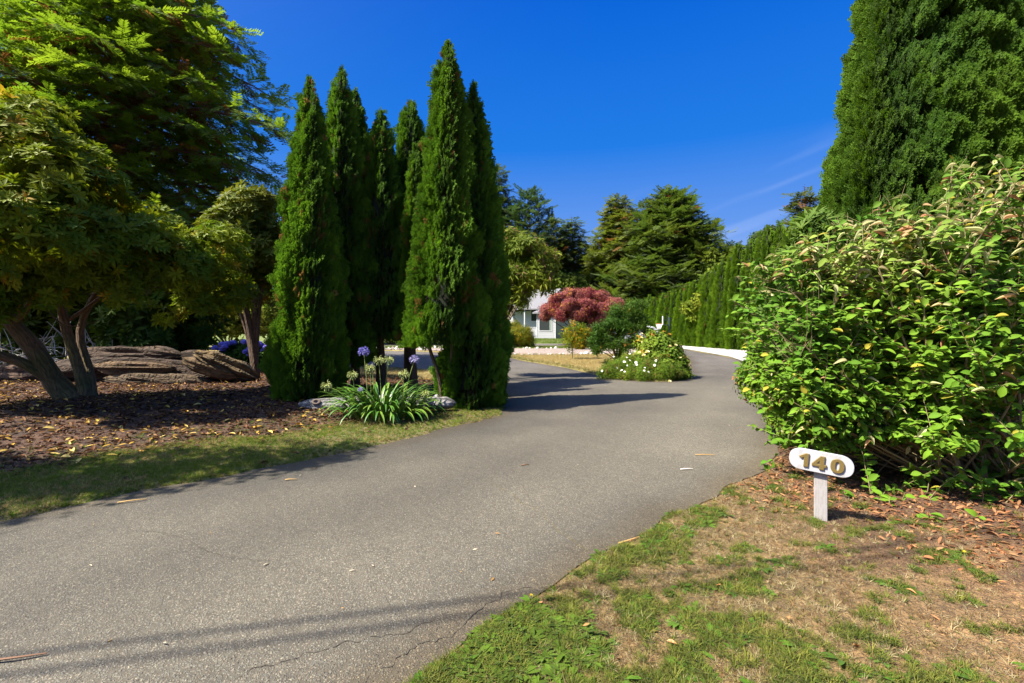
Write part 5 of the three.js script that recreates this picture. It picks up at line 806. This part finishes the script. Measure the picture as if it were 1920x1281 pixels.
{ // fallen leaves
  const litter = [new Inst(), new Inst()], R_ = rng(105), curl = leafGeo(1, 0.42, 0.5, 0.6, 0.35, 4), flat = leafGeo(1, 0.3, 0.5, 0.3, 0.15, 4), ground = scene.getObjectByName('ground');
  const lie = () => [[R_() - 0.5, (R_() - 0.5) * 0.35, R_() - 0.5], [(R_() - 0.5) * 0.8, 1, (R_() - 0.5) * 0.8]];
  for (let k = 0; k < 30000; k++) { const d = 4.5 + 9.5 * Math.pow(R_(), 0.8), x = -d * 1.1 + R_() * (d * 1.1 + 0.2), z = -d; if (!leftBed(x, z)) continue; const s = sd(x, z), e = 1.45 + 0.5 * fbm(x * 0.9, z * 0.9, 1, 4); if (s < 0.05 || (s < e && R_() < 0.965)) continue; const [a, b] = lie(), q = R_(), c = q < 0.6 ? [0.075, 0.037, 0.02] : q < 0.82 ? [0.135, 0.06, 0.025] : q < 0.93 ? [0.24, 0.13, 0.06] : [0.46, 0.28, 0.045]; litter[k % 2].add([x, heightAt(x, z, s) + 0.006 + 0.012 * R_(), z], a, b, 0.05 + 0.06 * R_(), mulc(c, 0.7 + 0.6 * R_())); }
  for (let k = 0; k < 6000; k++) { const x = 1.6 + R_() * 3.4, z = -2.9 - R_() * 3.2, s = sd(x, z); if (s < 0.03 || !rightBed(x, z)) continue; const w = smooth(2.3, 3.3, x + (z < -3.9 ? 0.7 : 0)); if (R_() > w) continue; const [a, b] = lie(), c = mixc([0.20, 0.075, 0.03], [0.34, 0.18, 0.08], R_()); litter[k % 2].add([x, heightAt(x, z, s) + 0.006 + 0.01 * R_(), z], a, b, 0.03 + 0.035 * R_(), mulc(c, 0.6 + 0.7 * R_())); }
  litter.forEach((i, k) => tag(i.build('leaf_litter', [curl, flat][k], leafSatin, scene), ['curled brown leaf litter under the trees and shrubs', 'flat brown leaf litter under the trees and shrubs'][k], 'leaf litter'));
  const ym = [[0.50, 0.33, 0.04], [0.55, 0.40, 0.09], [0.42, 0.22, 0.03], [0.5, 0.2, 0.07]].map((c) => std({ color: rgb(...c), roughness: 0.6, side: THREE.DoubleSide }));
  const drop = (x, z, s, m) => { const one = new Inst(), [a, b] = lie(); one.add([x, gy(x, z) + 0.02, z], a, b, s, [1, 1, 1]); part('fallen_leaf', R_() < 0.5 ? curl : flat, m, ground).applyMatrix4(new THREE.Matrix4().fromArray(one.m)); };
  let n = 0; while (n < 190) { const d = 5.2 + 4.6 * R_(), x = -d * 1.05 + R_() * (d * 1.05 - 3.0), z = -d; if (!leftBed(x, z)) continue; if (sd(x, z) < 1.3) continue; drop(x, z, 0.09 + 0.05 * R_(), ym[n % 3]); n++; }
  for (const [px, py] of [[1040, 1258], [1105, 1190], [1018, 1148], [968, 1146], [1352, 1113], [1380, 1104], [1155, 1260], [1190, 1020], [1700, 1130], [1745, 1180], [1850, 1090], [1870, 1120], [1480, 1180], [1250, 1225], [1530, 950], [1600, 1240]]) { const [x, z] = G(px, py); drop(x, z, 0.045, ym[3]); }
  const drive = scene.getObjectByName('driveway'), tm = [[0.36, 0.22, 0.07], [0.16, 0.08, 0.04], [0.6, 0.55, 0.48]].map((c) => std({ color: rgb(...c), roughness: 0.8 }));
  for (const [px, py, L, a, k, label] of [[22, 1247, 0.13, 0.2, 1, 'dark curled bark strip at the lower left corner of the driveway'], [247, 946, 0.1, 0.4, 0, 'tan twig near the left lawn edge of the driveway'], [985, 877, 0.045, 0.3, 1, 'short dark twig in the middle of the driveway'], [1322, 858, 0.11, -0.1, 0, 'long tan twig on the driveway left of the sign'], [1288, 885, 0.07, 0.1, 2, 'pale thin twig on the driveway left of the sign'], [1180, 1021, 0.1, 0.5, 0, 'tan twig where the driveway meets the right verge'], [545, 905, 0.05, 0.1, 0, 'tiny tan twig on the driveway off the left lawn']]) { const [x, z] = G(px, py), t = thing('twig', label, 'twig', [x, 0.024, z]), g = new GB(); g.tube(bend([V(-L, 0.006, 0), V(0, 0.014, 0.01), V(L, 0.006, -0.01)], 6), taper(7, 0.007, 0.004), 5, 0.3, px); part('stick', g.geo(), tm[k], t); t.rotation.y = a; }
  const bits = new Inst(); for (let k = 0; k < 170; k++) { const d = 2.2 + 14 * R_(), x = (R_() - 0.5) * 2 * d, z = -d; if (sd(x, z) > -0.05) continue; const [a, b] = lie(), c = R_() < 0.5 ? [0.5, 0.42, 0.3] : [0.35, 0.2, 0.07]; bits.add([x, 0.026, z], a, b, 0.018 + 0.03 * R_(), c); } for (let k = 0; k < 5200; k++) { const d = 2.1 + 9 * R_(), x = (R_() - 0.5) * 2.2 * d, z = -d, s = sd(x, z); if (s > 0.01 || s < -0.4 || R_() > Math.exp(s * 9)) continue; const [a, b] = lie(); bits.add([x, 0.025, z], a, b, 0.008 + 0.022 * R_() * R_(), mixc([0.2, 0.13, 0.06], [0.36, 0.3, 0.2], R_())); }
  tag(bits.build('debris', flat, leafSatin, scene), 'scattered leaf bits on the driveway', 'debris');
  const dm = std({ color: rgb(0.75, 0.55, 0.01), roughness: 0.7, side: THREE.DoubleSide }), sm = std({ color: rgb(0.12, 0.2, 0.03), roughness: 0.6 }), fl = (() => { const ps = []; for (let k = 0; k < 22; k++) { const a = k * 2.4, e = 0.15 + (k / 22) * 1.2; ps.push(placed(leafGeo(1, 0.22, 0.7, 0.1, 0.1, 2), [0, 0, 0], [Math.cos(a) * Math.cos(e), Math.sin(e), Math.sin(a) * Math.cos(e)], [0, 1, 0.01], 1 - 0.4 * k / 22)); } return mergeGeometries(ps); })();
  for (const [px, py, label] of [[996, 1147, 'yellow dandelion at the driveway edge of the right verge'], [1808, 1072, 'yellow dandelion on the bare soil below the sign and shrub']]) { const [x, z] = G(px, py), t = thing('dandelion', label, 'flower', [x, gy(x, z), z]); const g = new GB(); g.tube([V(0, 0, 0), V(0.004, 0.03, 0), V(0, 0.055, 0)], [0.002, 0.0018, 0.0018], 5); part('stem', g.geo(), sm, t); const m = part('flower_head', fl, dm, t); m.position.y = 0.055; m.scale.setScalar(0.017); }
}
{ // service cables overhead, out of the frame; their shadows cross the driveway mouth
  const k = 7.2 / Math.tan(SUN_EL), off = [SUN_H.x * k / Math.hypot(SUN_H.x, SUN_H.y), SUN_H.y * k / Math.hypot(SUN_H.x, SUN_H.y)], m = std({ color: rgb(0.03, 0.03, 0.03), roughness: 0.6 });
  for (const [a, b, label] of [[G(0, 1240), G(950, 1124), 'farther overhead cable above the driveway mouth'], [G(0, 1276), G(960, 1150), 'nearer overhead cable above the driveway mouth']]) {
    const dx = b[0] - a[0], dz = b[1] - a[1], pts = [-4, -2.5, -1, 0, 1, 2, 3, 5].map((u) => V(a[0] + dx * u + off[0], 7.2, a[1] + dz * u + off[1])), t = thing('overhead_cable', label, 'cable', [pts[0].x, 7.2, pts[0].z]), g = new GB(); g.tube(pts.map((p) => p.clone().sub(t.position)), pts.map(() => 0.017), 6); part('wire', g.geo(), m, t);
  }
}
renderer.render(scene, camera);
